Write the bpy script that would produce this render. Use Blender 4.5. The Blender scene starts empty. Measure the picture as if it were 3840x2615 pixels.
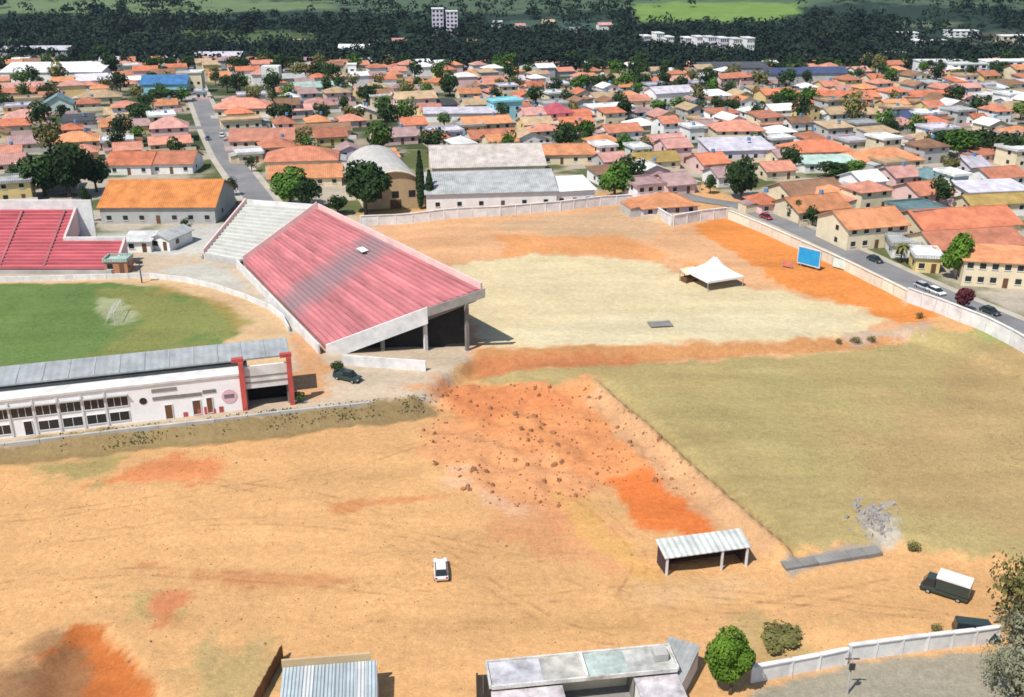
import bpy, math, random
import numpy as np
from mathutils import Vector, Matrix

random.seed(11)
RNG = np.random.default_rng(7)
SC = bpy.context.scene
COL = SC.collection

# ------------------------------------------------------------------ camera, world, sun, exposure
CAM_H, FPX, PITCH = 70.0, 1000.0, math.radians(22.2)
cam = bpy.data.cameras.new("camera")
cam.sensor_width = 36.0
cam.lens = FPX / 1024.0 * 36.0
cam.clip_start, cam.clip_end = 1.0, 12000.0
camo = bpy.data.objects.new("camera", cam)
camo.location = (0, 0, CAM_H)
camo.rotation_euler = (math.pi / 2 - PITCH, 0, 0)
COL.objects.link(camo)
SC.camera = camo

SUN_AZ, SUN_EL = math.radians(-138), math.radians(57)      # left of the camera, a little behind it
world = bpy.data.worlds.new("World")
SC.world = world
world.use_nodes = True
wn = world.node_tree
sky = wn.nodes.new("ShaderNodeTexSky")
sky.sky_type = 'NISHITA'
sky.sun_disc = False
sky.sun_elevation, sky.sun_rotation = SUN_EL, SUN_AZ
sky.altitude = 600
wn.links.new(sky.outputs[0], wn.nodes["Background"].inputs[0])
wn.nodes["Background"].inputs[1].default_value = 0.12
sun = bpy.data.lights.new("sun", 'SUN')
sun.energy, sun.angle, sun.color = 5.0, math.radians(0.53), (1.0, 0.95, 0.88)
suno = bpy.data.objects.new("sun", sun)
sdir = Vector((math.cos(SUN_EL) * math.sin(SUN_AZ), math.cos(SUN_EL) * math.cos(SUN_AZ), math.sin(SUN_EL)))
suno.rotation_euler = sdir.to_track_quat('Z', 'Y').to_euler()
suno.location = (-150, -60, 250)
COL.objects.link(suno)
SC.view_settings.view_transform = 'Standard'
SC.view_settings.look = 'None'
SC.view_settings.gamma = 1.0
SC.view_settings.exposure = 0.23
SC.cycles.max_bounces = 5
SC.cycles.diffuse_bounces = 3
SC.cycles.caustics_reflective = SC.cycles.caustics_refractive = False
SC.cycles.filter_width = 1.65

# ------------------------------------------------------------------ maths helpers
CP, SP = math.cos(PITCH), math.sin(PITCH)
def ray(px, py):
    a, b = (px - 512) / FPX, -(py - 348.5) / FPX
    return (a, CP + b * SP, -SP + b * CP)
def plane(px, py, z=0.0):
    r = ray(px, py); t = (z - CAM_H) / r[2]
    return (r[0] * t, r[1] * t)
def scale_at(p):                       # pixels per metre at a point
    return FPX / (p[1] * CP + (CAM_H - p[2]) * SP)

def sstep(a, b, x):
    t = np.clip((x - a) / (b - a), 0, 1)
    return t * t * (3 - 2 * t)
def vnoise(x, y, seed=0):
    xi, yi = np.floor(x), np.floor(y)
    xf, yf = x - xi, y - yi
    def h(i, j):
        s = np.sin(i * 127.1 + j * 311.7 + seed * 74.7) * 43758.5453
        return s - np.floor(s)
    u, v = xf * xf * (3 - 2 * xf), yf * yf * (3 - 2 * yf)
    return (h(xi, yi) * (1 - u) + h(xi + 1, yi) * u) * (1 - v) + (h(xi, yi + 1) * (1 - u) + h(xi + 1, yi + 1) * u) * v
def fbm(x, y, seed=0, oct=4):
    s, a, n = 0.0, 0.5, 0.0
    for k in range(oct):
        s = s + a * vnoise(x * 2 ** k, y * 2 ** k, seed + k); n += a; a *= 0.5
    return s / n
def polysd(poly, X, Y):                # signed distance, negative inside
    P = np.asarray(poly, float); n = len(P)
    d = np.full(X.shape, 1e18); ins = np.zeros(X.shape, bool)
    for i in range(n):
        ax, ay = P[i]; bx, by = P[(i + 1) % n]
        ex, ey = bx - ax, by - ay
        L = ex * ex + ey * ey + 1e-12
        t = np.clip(((X - ax) * ex + (Y - ay) * ey) / L, 0, 1)
        d = np.minimum(d, (X - ax - t * ex) ** 2 + (Y - ay - t * ey) ** 2)
        c = ((ay > Y) != (by > Y)) & (X < ex * (Y - ay) / (ey if abs(ey) > 1e-12 else 1e-12) + ax)
        ins ^= c
    d = np.sqrt(d)
    return np.where(ins, -d, d)
def linesd(pts, X, Y):
    d = np.full(X.shape, 1e18)
    for (ax, ay), (bx, by) in zip(pts[:-1], pts[1:]):
        ex, ey = bx - ax, by - ay
        t = np.clip(((X - ax) * ex + (Y - ay) * ey) / (ex * ex + ey * ey + 1e-12), 0, 1)
        d = np.minimum(d, (X - ax - t * ex) ** 2 + (Y - ay - t * ey) ** 2)
    return np.sqrt(d)
def pz(pts, z=0.0):
    return [plane(a, b, z) for a, b in pts]

# ------------------------------------------------------------------ terrain
UPPER = pz([(-220, 470), (-60, 452), (40, 446), (120, 436), (280, 421), (415, 405), (432, 394), (450, 378), (472, 364), (560, 359), (700, 351),
            (800, 346), (905, 337), (955, 347), (1010, 372), (1150, 450)], 1.2) + [(420, 150), (520, 420), (-520, 420), (-420, 90)]
FIELD = pz([(520, 388), (597, 390), (640, 427), (700, 480), (745, 522), (782, 550), (885, 540), (1000, 562), (1200, 605)], 0.6) + [(420, 120), (420, 230), (60, 230), (-10, 190)]
BERM = pz([(592, 384), (640, 425), (700, 478), (745, 520), (786, 552)], 1.0)
LOT = pz([(478, 346), (466, 318), (446, 284), (470, 262), (560, 253), (640, 258), (690, 272), (760, 287), (850, 302), (893, 316), (862, 331), (780, 338), (640, 344)], 2.4)
PIT = pz([(36, 720), (30, 690), (28, 668), (50, 648), (72, 628), (96, 626), (112, 640), (134, 664), (150, 690), (158, 720)], 0)
RUB = pz([(430, 398), (470, 380), (590, 386), (640, 430), (700, 490), (640, 470), (600, 480), (560, 500), (500, 500), (450, 470), (425, 430)], 0.5)
def far_h(X, Y):
    h = 3.2 + 1.6 * np.sin(X / 95.0 + 0.6) * np.sin(Y / 120.0) * sstep(260, 360, Y)
    h = h - 9.0 * sstep(540, 680, Y) + 0.085 * np.maximum(Y - 740, 0) * sstep(700, 900, Y) * (1 + 0.25 * np.sin(X / 310.0 + 1.0))
    return h + 10 * sstep(760, 1000, Y) * np.sin(X / 130.0) * np.sin(Y / 150.0 + X / 400.0)
def near_h(X, Y):
    wob = (fbm(X / 5, Y / 5, 3) - 0.5) * 2.2
    mU = 1 - sstep(-1.0, 1.4, polysd(UPPER, X, Y) + wob * 0.6)
    mF = 1 - sstep(-1.5, 1.5, polysd(FIELD, X, Y) + wob * 0.5)
    mR = 1 - sstep(-4, 4, polysd(RUB, X, Y))
    h = 0.9 * mF
    h = h * (1 - mU) + 2.2 * mU
    db = linesd(BERM, X, Y)
    h = h + 1.3 * np.exp(-(db / 1.2) ** 2) - 0.9 * np.exp(-(linesd([(a + 1.9, b + .9) for a, b in BERM], X, Y) / .8) ** 2)
    dl = polysd(LOT, X, Y)
    side = sstep(-30, -14, X) * mU * sstep(-4, 8, (Y - 196) + 0.42 * (X - 20))
    h = h + side * 1.0 * sstep(0, 9, dl + wob * 2)
    town = sstep(-6, 6, ((Y - 256) - (X + 39) * 0.347) * 0.945)
    town = np.maximum(town, sstep(2, 10, (X - 72) + (Y - 228) * 0.36) * mU)
    h = h * (1 - town) + far_h(X, Y) * town
    h = h + mR * (fbm(X / 2.6, Y / 2.6, 9) - 0.42) * 2.2
    h = h + (1 - town) * (1 - mU) * (fbm(X / 9, Y / 9, 5) - 0.5) * 0.8 + (1 - town) * (fbm(X / 2.2, Y / 2.2, 6) - 0.5) * 0.16
    dp = polysd(PIT, X, Y) + wob
    h = h - 1.2 * (1 - sstep(-2.6, 0.3, dp)) * (.7 + .6 * fbm(X / 2.0, Y / 2.0, 15)) + 0.2 * np.exp(-((dp - 1.2) / 1.4) ** 2)
    return h
GX0, GX1, GY0, GY1, GD = -225.0, 265.0, 52.0, 345.0, 0.8
gx = np.arange(GX0, GX1 + 0.01, GD); gy = np.arange(GY0, GY1 + 0.01, GD)
NX, NY = len(gx), len(gy)
GXX, GYY = np.meshgrid(gx, gy)
GZ = near_h(GXX, GYY)
def terr(x, y):
    if GX0 < x < GX1 - 1 and GY0 < y < GY1 - 1:
        u, v = (x - GX0) / GD, (y - GY0) / GD
        i, j = int(u), int(v); u -= i; v -= j
        return float((GZ[j, i] * (1 - u) + GZ[j, i + 1] * u) * (1 - v) + (GZ[j + 1, i] * (1 - u) + GZ[j + 1, i + 1] * u) * v)
    return float(far_h(np.float64(x), np.float64(y)))
def at(px, py, dh=0.0):                # where a sight line meets the ground raised by dh
    r = ray(px, py); t = 40.0
    while t < 4000:
        x, y, z = r[0] * t, r[1] * t, CAM_H + r[2] * t
        if z <= terr(x, y) + dh: break
        t *= 1.006
    for _ in range(2):
        lo, hi = t / 1.006, t
        for k in range(10):
            m = (lo + hi) / 2
            if CAM_H + r[2] * m <= terr(r[0] * m, r[1] * m) + dh: hi = m
            else: lo = m
        t = hi
        break
    return Vector((r[0] * t, r[1] * t, terr(r[0] * t, r[1] * t)))
def atz(px, py, z):
    x, y = plane(px, py, z); return Vector((x, y, z))

# ------------------------------------------------------------------ materials
def new_mat(name):
    m = bpy.data.materials.new(name); m.use_nodes = True
    nt = m.node_tree; b = nt.nodes["Principled BSDF"]
    b.inputs["Specular IOR Level"].default_value = 0.2
    return m, nt, b
def nd(nt, typ, **kw):
    n = nt.nodes.new(typ)
    for k, v in kw.items(): setattr(n, k, v)
    return n
MATS = {}
def mat(name, c, rough=0.85, var=0.25, scale=0.6, rnd=0.12, c2=None, bump=0.0, streak=None, spec=0.2, metal=0.0):
    if name in MATS: return MATS[name]
    m, nt, b = new_mat(name)
    L = nt.links.new
    b.inputs["Roughness"].default_value = rough
    b.inputs["Specular IOR Level"].default_value = spec
    b.inputs["Metallic"].default_value = metal
    tc = nd(nt, "ShaderNodeTexCoord"); oi = nd(nt, "ShaderNodeObjectInfo")
    add = nd(nt, "ShaderNodeVectorMath", operation='ADD'); sc = nd(nt, "ShaderNodeVectorMath", operation='SCALE')
    sc.inputs[3].default_value = 1.0
    cmb = nd(nt, "ShaderNodeCombineXYZ")
    mu = nd(nt, "ShaderNodeMath", operation='MULTIPLY'); mu.inputs[1].default_value = 57.0
    L(oi.outputs["Random"], mu.inputs[0]); L(mu.outputs[0], cmb.inputs[0]); L(mu.outputs[0], cmb.inputs[1])
    L(tc.outputs["Object"], add.inputs[0]); L(cmb.outputs[0], add.inputs[1])
    vec = add.outputs[0]
    if streak:
        mp = nd(nt, "ShaderNodeMapping"); mp.inputs["Scale"].default_value = streak; L(vec, mp.inputs[0]); vec = mp.outputs[0]
    n1 = nd(nt, "ShaderNodeTexNoise"); n1.inputs["Scale"].default_value = scale; n1.inputs["Detail"].default_value = 5; n1.inputs["Roughness"].default_value = 0.65
    L(vec, n1.inputs["Vector"])
    cr = nd(nt, "ShaderNodeValToRGB")
    cr.color_ramp.elements[0].position, cr.color_ramp.elements[1].position = 0.3, 0.7
    lo = c2 if c2 else tuple(x * (1 - var) for x in c)
    cr.color_ramp.elements[0].color = (*lo, 1); cr.color_ramp.elements[1].color = (*[min(x * (1 + var * 0.35), 0.92) for x in c], 1)
    L(n1.outputs["Fac"], cr.inputs[0])
    hs = nd(nt, "ShaderNodeHueSaturation")
    mr = nd(nt, "ShaderNodeMapRange"); mr.inputs["To Min"].default_value = 1 - rnd; mr.inputs["To Max"].default_value = 1 + rnd
    L(oi.outputs["Random"], mr.inputs["Value"]); L(mr.outputs[0], hs.inputs["Value"]); L(cr.outputs[0], hs.inputs["Color"])
    L(hs.outputs[0], b.inputs["Base Color"])
    if bump:
        bp = nd(nt, "ShaderNodeBump"); bp.inputs["Strength"].default_value = bump; bp.inputs["Distance"].default_value = 0.1
        n2 = nd(nt, "ShaderNodeTexNoise"); n2.inputs["Scale"].default_value = scale * 6; L(vec, n2.inputs["Vector"])
        L(n2.outputs["Fac"], bp.inputs["Height"]); L(bp.outputs[0], b.inputs["Normal"])
    MATS[name] = m
    return m
def rib_mat(name, c, period, axis=0, var=0.2, depth=0.5, rough=0.6, rnd=0.08, c2=None):
    """corrugated sheet or tile courses: relief from a wave along one axis plus blotches"""
    m = mat(name, c, rough, var, 0.35, rnd, c2)
    nt = m.node_tree; b = nt.nodes["Principled BSDF"]
    tc = nd(nt, "ShaderNodeTexCoord")
    w = nd(nt, "ShaderNodeTexWave", wave_type='BANDS', bands_direction='XYZ'[axis], wave_profile='SIN')
    w.inputs["Scale"].default_value = 0.314 / period
    w.inputs["Distortion"].default_value = 0.4
    nt.links.new(tc.outputs["Object"], w.inputs["Vector"])
    bp = nd(nt, "ShaderNodeBump"); bp.inputs["Strength"].default_value = depth; bp.inputs["Distance"].default_value = 0.12
    nt.links.new(w.outputs["Fac"], bp.inputs["Height"]); nt.links.new(bp.outputs[0], b.inputs["Normal"])
    return m

ROOF = {k: rib_mat("roof_" + k, c, 0.55, 0, 0.38, 0.6, 0.85, 0.18) for k, c in {
    'terracotta': (.47, .185, .11), 'orange': (.60, .26, .125), 'hall_orange': (.60, .225, .07), 'salmon': (.57, .25, .17), 'rose': (.53, .28, .235), 'raspberry': (.45, .10, .12),
    'brown': (.27, .15, .09), 'mauve': (.36, .24, .23), 'olive': (.34, .24, .08), 'tan': (.46, .33, .20), 'grey': (.40, .41, .40), 'slate': (.07, .075, .085),
    'white': (.72, .72, .70), 'lilac': (.55, .52, .57), 'mint': (.42, .55, .48), 'teal': (.16, .25, .26), 'blue': (.07, .20, .42), 'redorange': (.56, .19, .10),
    'navy': (.06, .08, .16), 'cyan': (.22, .50, .55), 'fibre': (.45, .40, .355)}.items()}
WALL = {k: mat("wall_" + k, c, 0.9, 0.18, 0.35, 0.07) for k, c in {
    'white': (.78, .77, .74), 'cream': (.70, .60, .42), 'pink': (.72, .50, .47), 'grey': (.45, .45, .43), 'yellow': (.68, .53, .24), 'tan': (.52, .38, .22),
    'cyan': (.30, .58, .62), 'lilac': (.62, .57, .64), 'brick': (.42, .20, .12), 'mint': (.55, .66, .58)}.items()}
GLASS = mat("window_glass", (.02, .025, .03), 0.15, 0.3, 1.0, 0.2, spec=0.5)
DARK = mat("dark_opening", (.012, .010, .010), 0.9, 0.3)
WOOD = mat("door_wood", (.16, .08, .04), 0.7, 0.3, 3.0)
CONC = mat("concrete", (.44, .43, .40), 0.9, 0.28, 0.25, 0.05, bump=0.2)
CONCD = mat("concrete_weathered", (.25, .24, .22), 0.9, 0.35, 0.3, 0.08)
WHITEP = mat("white_paint", (.70, .69, .67), 0.8, 0.28, 0.4, 0.05)
REDP = mat("red_paint", (.52, .10, .085), 0.7, 0.3, 0.6)
BARK = mat("bark", (.11, .075, .05), 0.95, 0.4, 2.0)
METAL = mat("galvanised_metal", (.38, .39, .40), 0.5, 0.2, 1.0, metal=0.3)
DMETAL = mat("dark_metal", (.05, .05, .05), 0.6, 0.3)
ASPH = mat("asphalt", (.21, .205, .205), 0.95, 0.28, 0.12, 0.0, bump=0.15)
PAVE = mat("pavement_concrete", (.42, .38, .31), 0.95, 0.25, 0.2, 0.0)
RUBBER = mat("tyre_rubber", (.02, .02, .02), 0.9, 0.2)

# ------------------------------------------------------------------ mesh helpers
def mesh_from(name, v, f, m=None, smooth=False):
    me = bpy.data.meshes.new(name)
    me.from_pydata([tuple(p) for p in v], [], f)
    if m: me.materials.append(m)
    if smooth: me.polygons.foreach_set("use_smooth", [True] * len(me.polygons))
    me.update()
    return me
class MB:
    def __init__(s): s.v, s.f = [], []
    def poly(s, pts):
        i = len(s.v); s.v += [tuple(p) for p in pts]; s.f.append(tuple(range(i, i + len(pts)))); return s
    def hexa(s, b, t):               # bottom 4 (ccw from above), top 4
        i = len(s.v); s.v += [tuple(p) for p in b] + [tuple(p) for p in t]
        s.f += [(i + 3, i + 2, i + 1, i), (i + 4, i + 5, i + 6, i + 7)] + [(i + k, i + (k + 1) % 4, i + 4 + (k + 1) % 4, i + 4 + k) for k in range(4)]
        return s
    def box(s, x0, x1, y0, y1, z0, z1):
        return s.hexa([(x0, y0, z0), (x1, y0, z0), (x1, y1, z0), (x0, y1, z0)], [(x0, y0, z1), (x1, y0, z1), (x1, y1, z1), (x0, y1, z1)])
    def slab(s, quad, t):            # sloping sheet with thickness t downward
        return s.hexa([(p[0], p[1], p[2] - t) for p in quad], quad)
    def cyl(s, a, b, r0, r1=None, n=8):
        r1 = r0 if r1 is None else r1
        a, b = Vector(a), Vector(b); d = (b - a).normalized()
        u = d.orthogonal().normalized(); w = d.cross(u)
        i = len(s.v)
        for k in range(n):
            q = 2 * math.pi * k / n; e = u * math.cos(q) + w * math.sin(q)
            s.v += [tuple(a + e * r0), tuple(b + e * r1)]
        for k in range(n):
            j = (k + 1) % n; s.f.append((i + 2 * k, i + 2 * j, i + 2 * j + 1, i + 2 * k + 1))
        s.f.append(tuple(i + 2 * k for k in reversed(range(n)))); s.f.append(tuple(i + 2 * k + 1 for k in range(n)))
        return s
    def mesh(s, name, m): return mesh_from(name, s.v, s.f, m)
    def build(s, name, m, parent=None, loc=None, rz=None):
        return place(name, s.mesh(name, m), parent, loc, rz)
def place(name, me, parent=None, loc=None, rz=None):
    o = bpy.data.objects.new(name, me); COL.objects.link(o)
    if parent: o.parent = parent
    if loc is not None: o.location = loc
    if rz is not None: o.rotation_euler = (0, 0, rz)
    return o
def tag(o, label=None, cat=None, group=None, kind=None):
    if label: o["label"] = label
    if cat: o["category"] = cat
    if group: o["group"] = group
    if kind: o["kind"] = kind
    return o
def empty(name, loc, rz=0.0, label=None, cat=None, group=None, sc=None):
    o = bpy.data.objects.new(name, None); COL.objects.link(o)
    o.location = loc; o.rotation_euler = (0, 0, rz); o.empty_display_size = 0.5
    if sc: o.scale = sc
    return tag(o, label, cat, group)

# ------------------------------------------------------------------ ground sheets
def colour_zone(C, X, Y, poly, col, soft, amt=1.0, seed=1, wob=None):
    x0, x1 = min(p[0] for p in poly) - soft * 3 - 8, max(p[0] for p in poly) + soft * 3 + 8
    y0, y1 = min(p[1] for p in poly) - soft * 3 - 8, max(p[1] for p in poly) + soft * 3 + 8
    s = (X > x0) & (X < x1) & (Y > y0) & (Y < y1)
    if not s.any(): return
    w = wob if wob is not None else soft * 1.5
    xs, ys = X[s], Y[s]
    d = polysd(poly, xs, ys) + (fbm(xs / (2.5 + soft), ys / (2.5 + soft), seed) - 0.5) * 2.4 * w + (fbm(xs / 1.7, ys / 1.7, seed + 50, 3) - .5) * 1.5 * min(soft, 2.5)
    soft = soft * .5
    k = (amt * (1 - sstep(-soft, soft, d)))[:, None]
    C[s] = C[s] * (1 - k) + np.array(col) * k
def ground_material():
    m, nt, b = new_mat("ground_soil")
    L = nt.links.new
    at_ = nd(nt, "ShaderNodeAttribute", attribute_name="soil")
    tc = nd(nt, "ShaderNodeTexCoord")
    n1 = nd(nt, "ShaderNodeTexNoise"); n1.inputs["Scale"].default_value = 0.055; n1.inputs["Detail"].default_value = 8; n1.inputs["Roughness"].default_value = 0.62; n1.inputs["Distortion"].default_value = 0.6
    n2 = nd(nt, "ShaderNodeTexNoise"); n2.inputs["Scale"].default_value = 1.1; n2.inputs["Detail"].default_value = 6; n2.inputs["Roughness"].default_value = 0.7
    mp = nd(nt, "ShaderNodeMapping"); mp.inputs["Scale"].default_value = (0.03, 0.22, 0.1); mp.inputs["Rotation"].default_value = (0, 0, math.radians(-14))
    n3 = nd(nt, "ShaderNodeTexNoise"); n3.inputs["Scale"].default_value = 1.0; n3.inputs["Detail"].default_value = 5
    L(tc.outputs["Object"], n1.inputs["Vector"]); L(tc.outputs["Object"], n2.inputs["Vector"]); L(tc.outputs["Object"], mp.inputs[0]); L(mp.outputs[0], n3.inputs["Vector"])
    def mrange(src, lo, hi):
        r = nd(nt, "ShaderNodeMapRange"); r.inputs["From Min"].default_value, r.inputs["From Max"].default_value = 0.3, 0.7
        r.inputs["To Min"].default_value, r.inputs["To Max"].default_value = lo, hi; L(src, r.inputs["Value"]); return r.outputs[0]
    a = nd(nt, "ShaderNodeMath", operation='MULTIPLY'); L(mrange(n1.outputs["Fac"], 0.90, 1.10), a.inputs[0]); L(mrange(n2.outputs["Fac"], 0.84, 1.14), a.inputs[1])
    a2 = nd(nt, "ShaderNodeMath", operation='MULTIPLY'); L(a.outputs[0], a2.inputs[0]); n4 = nd(nt, "ShaderNodeTexNoise"); n4.inputs["Scale"].default_value = 4.5; n4.inputs["Detail"].default_value = 3; L(tc.outputs["Object"], n4.inputs["Vector"])
    a3 = nd(nt, "ShaderNodeMath", operation='MULTIPLY'); L(mrange(n3.outputs["Fac"], 0.90, 1.08), a3.inputs[0]); L(mrange(n4.outputs["Fac"], 0.86, 1.10), a3.inputs[1]); 
    mp5 = nd(nt, "ShaderNodeMapping"); mp5.inputs["Scale"].default_value = (.05, .14, .1); mp5.inputs["Rotation"].default_value = (0, 0, .35); L(tc.outputs["Object"], mp5.inputs[0])
    n5 = nd(nt, "ShaderNodeTexNoise"); n5.inputs["Scale"].default_value = 1.0; n5.inputs["Detail"].default_value = 4; n5.inputs["Distortion"].default_value = 1.0; L(mp5.outputs[0], n5.inputs["Vector"])
    d5 = nd(nt, "ShaderNodeMath", operation='SUBTRACT'); L(n5.outputs["Fac"], d5.inputs[0]); d5.inputs[1].default_value = .5
    b5 = nd(nt, "ShaderNodeMath", operation='ABSOLUTE'); L(d5.outputs[0], b5.inputs[0])
    r5 = nd(nt, "ShaderNodeMapRange"); r5.inputs["From Max"].default_value = .022; r5.inputs["To Min"].default_value = .93; r5.inputs["To Max"].default_value = 1.0; L(b5.outputs[0], r5.inputs["Value"])
    a5 = nd(nt, "ShaderNodeMath", operation='MULTIPLY'); L(a3.outputs[0], a5.inputs[0]); L(r5.outputs[0], a5.inputs[1]); L(a5.outputs[0], a2.inputs[1])
    mx = nd(nt, "ShaderNodeVectorMath", operation='SCALE'); L(at_.outputs["Color"], mx.inputs[0]); L(a2.outputs[0], mx.inputs[3])
    L(mx.outputs[0], b.inputs["Base Color"])
    b.inputs["Roughness"].default_value = 1.0; b.inputs["Specular IOR Level"].default_value = 0.05
    bp = nd(nt, "ShaderNodeBump"); bp.inputs["Strength"].default_value = 0.5; bp.inputs["Distance"].default_value = 0.25
    L(n2.outputs["Fac"], bp.inputs["Height"]); L(bp.outputs[0], b.inputs["Normal"])
    return m
GMAT = ground_material()
def sheet(name, X, Y, Z, C, kind="structure"):
    ny, nx = X.shape
    me = bpy.data.meshes.new(name)
    co = np.stack([X, Y, Z], -1).reshape(-1, 3).astype(np.float32)
    idx = np.arange(nx * ny).reshape(ny, nx)
    q = np.stack([idx[:-1, :-1], idx[:-1, 1:], idx[1:, 1:], idx[1:, :-1]], -1).reshape(-1, 4).astype(np.int32)
    me.vertices.add(len(co)); me.vertices.foreach_set("co", co.ravel())
    me.loops.add(q.size); me.loops.foreach_set("vertex_index", q.ravel())
    me.polygons.add(len(q)); me.polygons.foreach_set("loop_start", np.arange(0, q.size, 4, dtype=np.int32)); me.polygons.foreach_set("loop_total", np.full(len(q), 4, np.int32))
    me.polygons.foreach_set("use_smooth", np.ones(len(q), bool))
    me.update()
    ca = me.color_attributes.new("soil", 'FLOAT_COLOR', 'POINT')
    ca.data.foreach_set("color", np.concatenate([C, np.ones((len(co), 1))], 1).astype(np.float32).ravel())
    me.materials.append(GMAT)
    return tag(place(name, me), kind=kind)

SAND, ORNG, BORNG = (.545, .312, .138), (.52, .21, .085), (.58, .165, .045)
FX, FY = GXX.ravel(), GYY.ravel()
C = np.tile(np.array(SAND), (len(FX), 1))
tn = fbm(FX / 14, FY / 14, 21)[:, None]
towncol = np.array((.38, .33, .26)) * (1 - sstep(.44, .58, tn)) + np.array((.10, .115, .045)) * sstep(.44, .58, tn)
tm = np.maximum(sstep(-2, 5, ((FY - 258) - (FX + 39) * 0.347) * 0.945), sstep(6, 9, (FX - 72) + (FY - 228) * 0.36) * (FY > 150))[:, None]
Z = lambda poly, col, soft, amt=1.0, seed=1, z=0.5, wob=None: colour_zone(C, FX, FY, pz(poly, z), col, soft, amt, seed, wob)
# the right-hand dry field
Z([(470, 372), (600, 364), (700, 352), (850, 346), (930, 336), (1000, 346), (1100, 420), (1250, 620), (1000, 558), (890, 536), (782, 547), (700, 474), (640, 421), (598, 388), (520, 384)], (.345, .270, .118), 1.2, 1, 2, 0.9)
Z([(900, 400), (1030, 350), (1200, 420), (1200, 600), (960, 500), (840, 490)], (.36, .245, .115), 9, .75, 3, 0.9)
Z([(640, 390), (760, 370), (830, 400), (800, 470), (700, 440)], (.33, .275, .118), 7, .6, 4, 0.9)
Z([(1000, 330), (1030, 326), (1040, 350), (1000, 350), (975, 340)], (.25, .27, .10), 3, .9, 5, 2)
# stadium terrace
Z([(-260, 480), (40, 446), (280, 420), (428, 403), (445, 380), (475, 358), (480, 330), (420, 250), (330, 205), (-260, 190)], (.45, .36, .26), 1.0, 1, 6, 2)
Z([(-260, 262), (60, 262), (120, 250), (330, 268), (350, 200), (-260, 190)], (.46, .45, .40), 2, 1, 7, 2)
Z([(210, 262), (330, 345), (300, 350), (286, 318), (240, 292), (160, 272)], (.44, .42, .36), 1.0, 1, 8, 2)
Z([(290, 330), (325, 350), (335, 395), (290, 400), (286, 350)], (.50, .26, .12), 2.0, .9, 9, 2)
Z([(-260, 283), (40, 280), (107, 277), (150, 276), (185, 280), (215, 287), (245, 297), (270, 308), (283, 318), (289, 330), (292, 350), (280, 390), (-260, 440)], (.50, .34, .19), 0.4, 1, 10, 2, 0.1)
Z([(-260, 287), (40, 285), (110, 284), (160, 289), (200, 299), (226, 311), (238, 323), (234, 336), (215, 350), (100, 384), (-260, 440)], (.12, .182, .055), 0.9, 1, 11, 2, 1.2)
Z([(95, 292), (150, 290), (200, 300), (228, 314), (236, 328), (190, 352), (120, 352), (140, 320)], (.22, .215, .07), 5, .85, 12, 2)
Z([(100, 300), (126, 302), (138, 322), (120, 332), (104, 318)], (.33, .34, .20), 1.6, .8, 13, 2)
Z([(160, 286), (225, 303), (247, 325), (236, 330), (215, 306), (160, 292)], (.30, .20, .06), 1.2, .6, 14, 2)
# fairground lot and its banks
Z([(478, 352), (462, 318), (440, 280), (400, 240), (362, 222), (440, 214), (630, 199), (672, 222), (722, 212), (800, 244), (905, 300), (948, 306), (930, 325), (880, 340), (700, 352)], (.54, .305, .16), 1.5, 1, 15, 2.6)
Z([(478, 348), (464, 318), (444, 284), (456, 266), (500, 257), (560, 252), (640, 258), (690, 274), (760, 288), (850, 304), (893, 316), (862, 331), (780, 339), (640, 345)], (.55, .455, .275), 1.6, 1, 16, 2.4, 3.0)
Z([(500, 330), (600, 318), (760, 312), (850, 312), (850, 326), (700, 338), (520, 342)], (.545, .475, .305), 5, .8, 17, 2.4)
Z([(720, 216), (800, 246), (905, 302), (945, 308), (925, 322), (892, 316), (850, 303), (775, 280), (730, 250), (690, 232)], (.56, .20, .05), 1.4, .95, 18, 3)
Z([(480, 226), (560, 216), (620, 210), (668, 226), (640, 240), (560, 238)], (.44, .30, .18), 3, .8, 19, 3)
Z([(500, 236), (620, 236), (690, 262), (640, 256), (560, 250), (500, 254)], (.54, .235, .085), 2.0, .75, 20, 3)
Z([(462, 368), (560, 362), (700, 353), (860, 344), (900, 336), (880, 334), (780, 341), (640, 347), (478, 350)], (.45, .22, .09), 1.0, 1, 21, 2)
Z([(480, 366), (560, 362), (640, 358), (640, 352), (480, 358)], (.42, .16, .07), 1.0, .8, 22, 2)
Z([(830, 334), (920, 326), (930, 332), (860, 342)], (.40, .30, .22), 1.5, .9, 23, 2)
# dirt yard: churned soil, fresh cuts, old tyre lines
Z([(430, 398), (470, 380), (590, 386), (640, 430), (700, 490), (640, 470), (600, 500), (560, 520), (500, 505), (450, 470), (425, 430)], (.55, .255, .115), 4, .9, 24)
Z([(440, 388), (590, 388), (640, 430), (690, 482), (735, 526), (700, 538), (650, 520), (600, 478), (540, 450), (470, 425)], (.56, .225, .085), 2.5, .7, 49)
Z([(440, 390), (520, 384), (560, 400), (500, 420), (450, 410)], (.54, .19, .075), 3, .7, 25)
Z([(612, 478), (650, 466), (690, 496), (718, 524), (690, 536), (630, 524)], BORNG, 1.0, 1, 26)
Z([(600, 385), (640, 421), (700, 474), (786, 546), (760, 552), (700, 505), (640, 455), (585, 395)], (.50, .30, .16), 1.0, .8, 27, 1)
Z([(430, 440), (470, 470), (540, 510), (520, 516), (440, 470)], (.56, .36, .23), 2, .7, 28)
Z([(470, 520), (560, 500), (600, 545), (600, 570), (560, 560), (500, 545)], (.52, .24, .11), 6, .7, 29)
Z([(560, 495), (590, 500), (640, 560), (660, 580), (640, 580), (590, 540)], (.53, .30, .10), 1.6, .8, 30)
Z([(330, 503), (380, 494), (450, 488), (456, 494), (390, 504), (335, 508)], (.48, .20, .08), 1.0, .8, 31)
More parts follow.
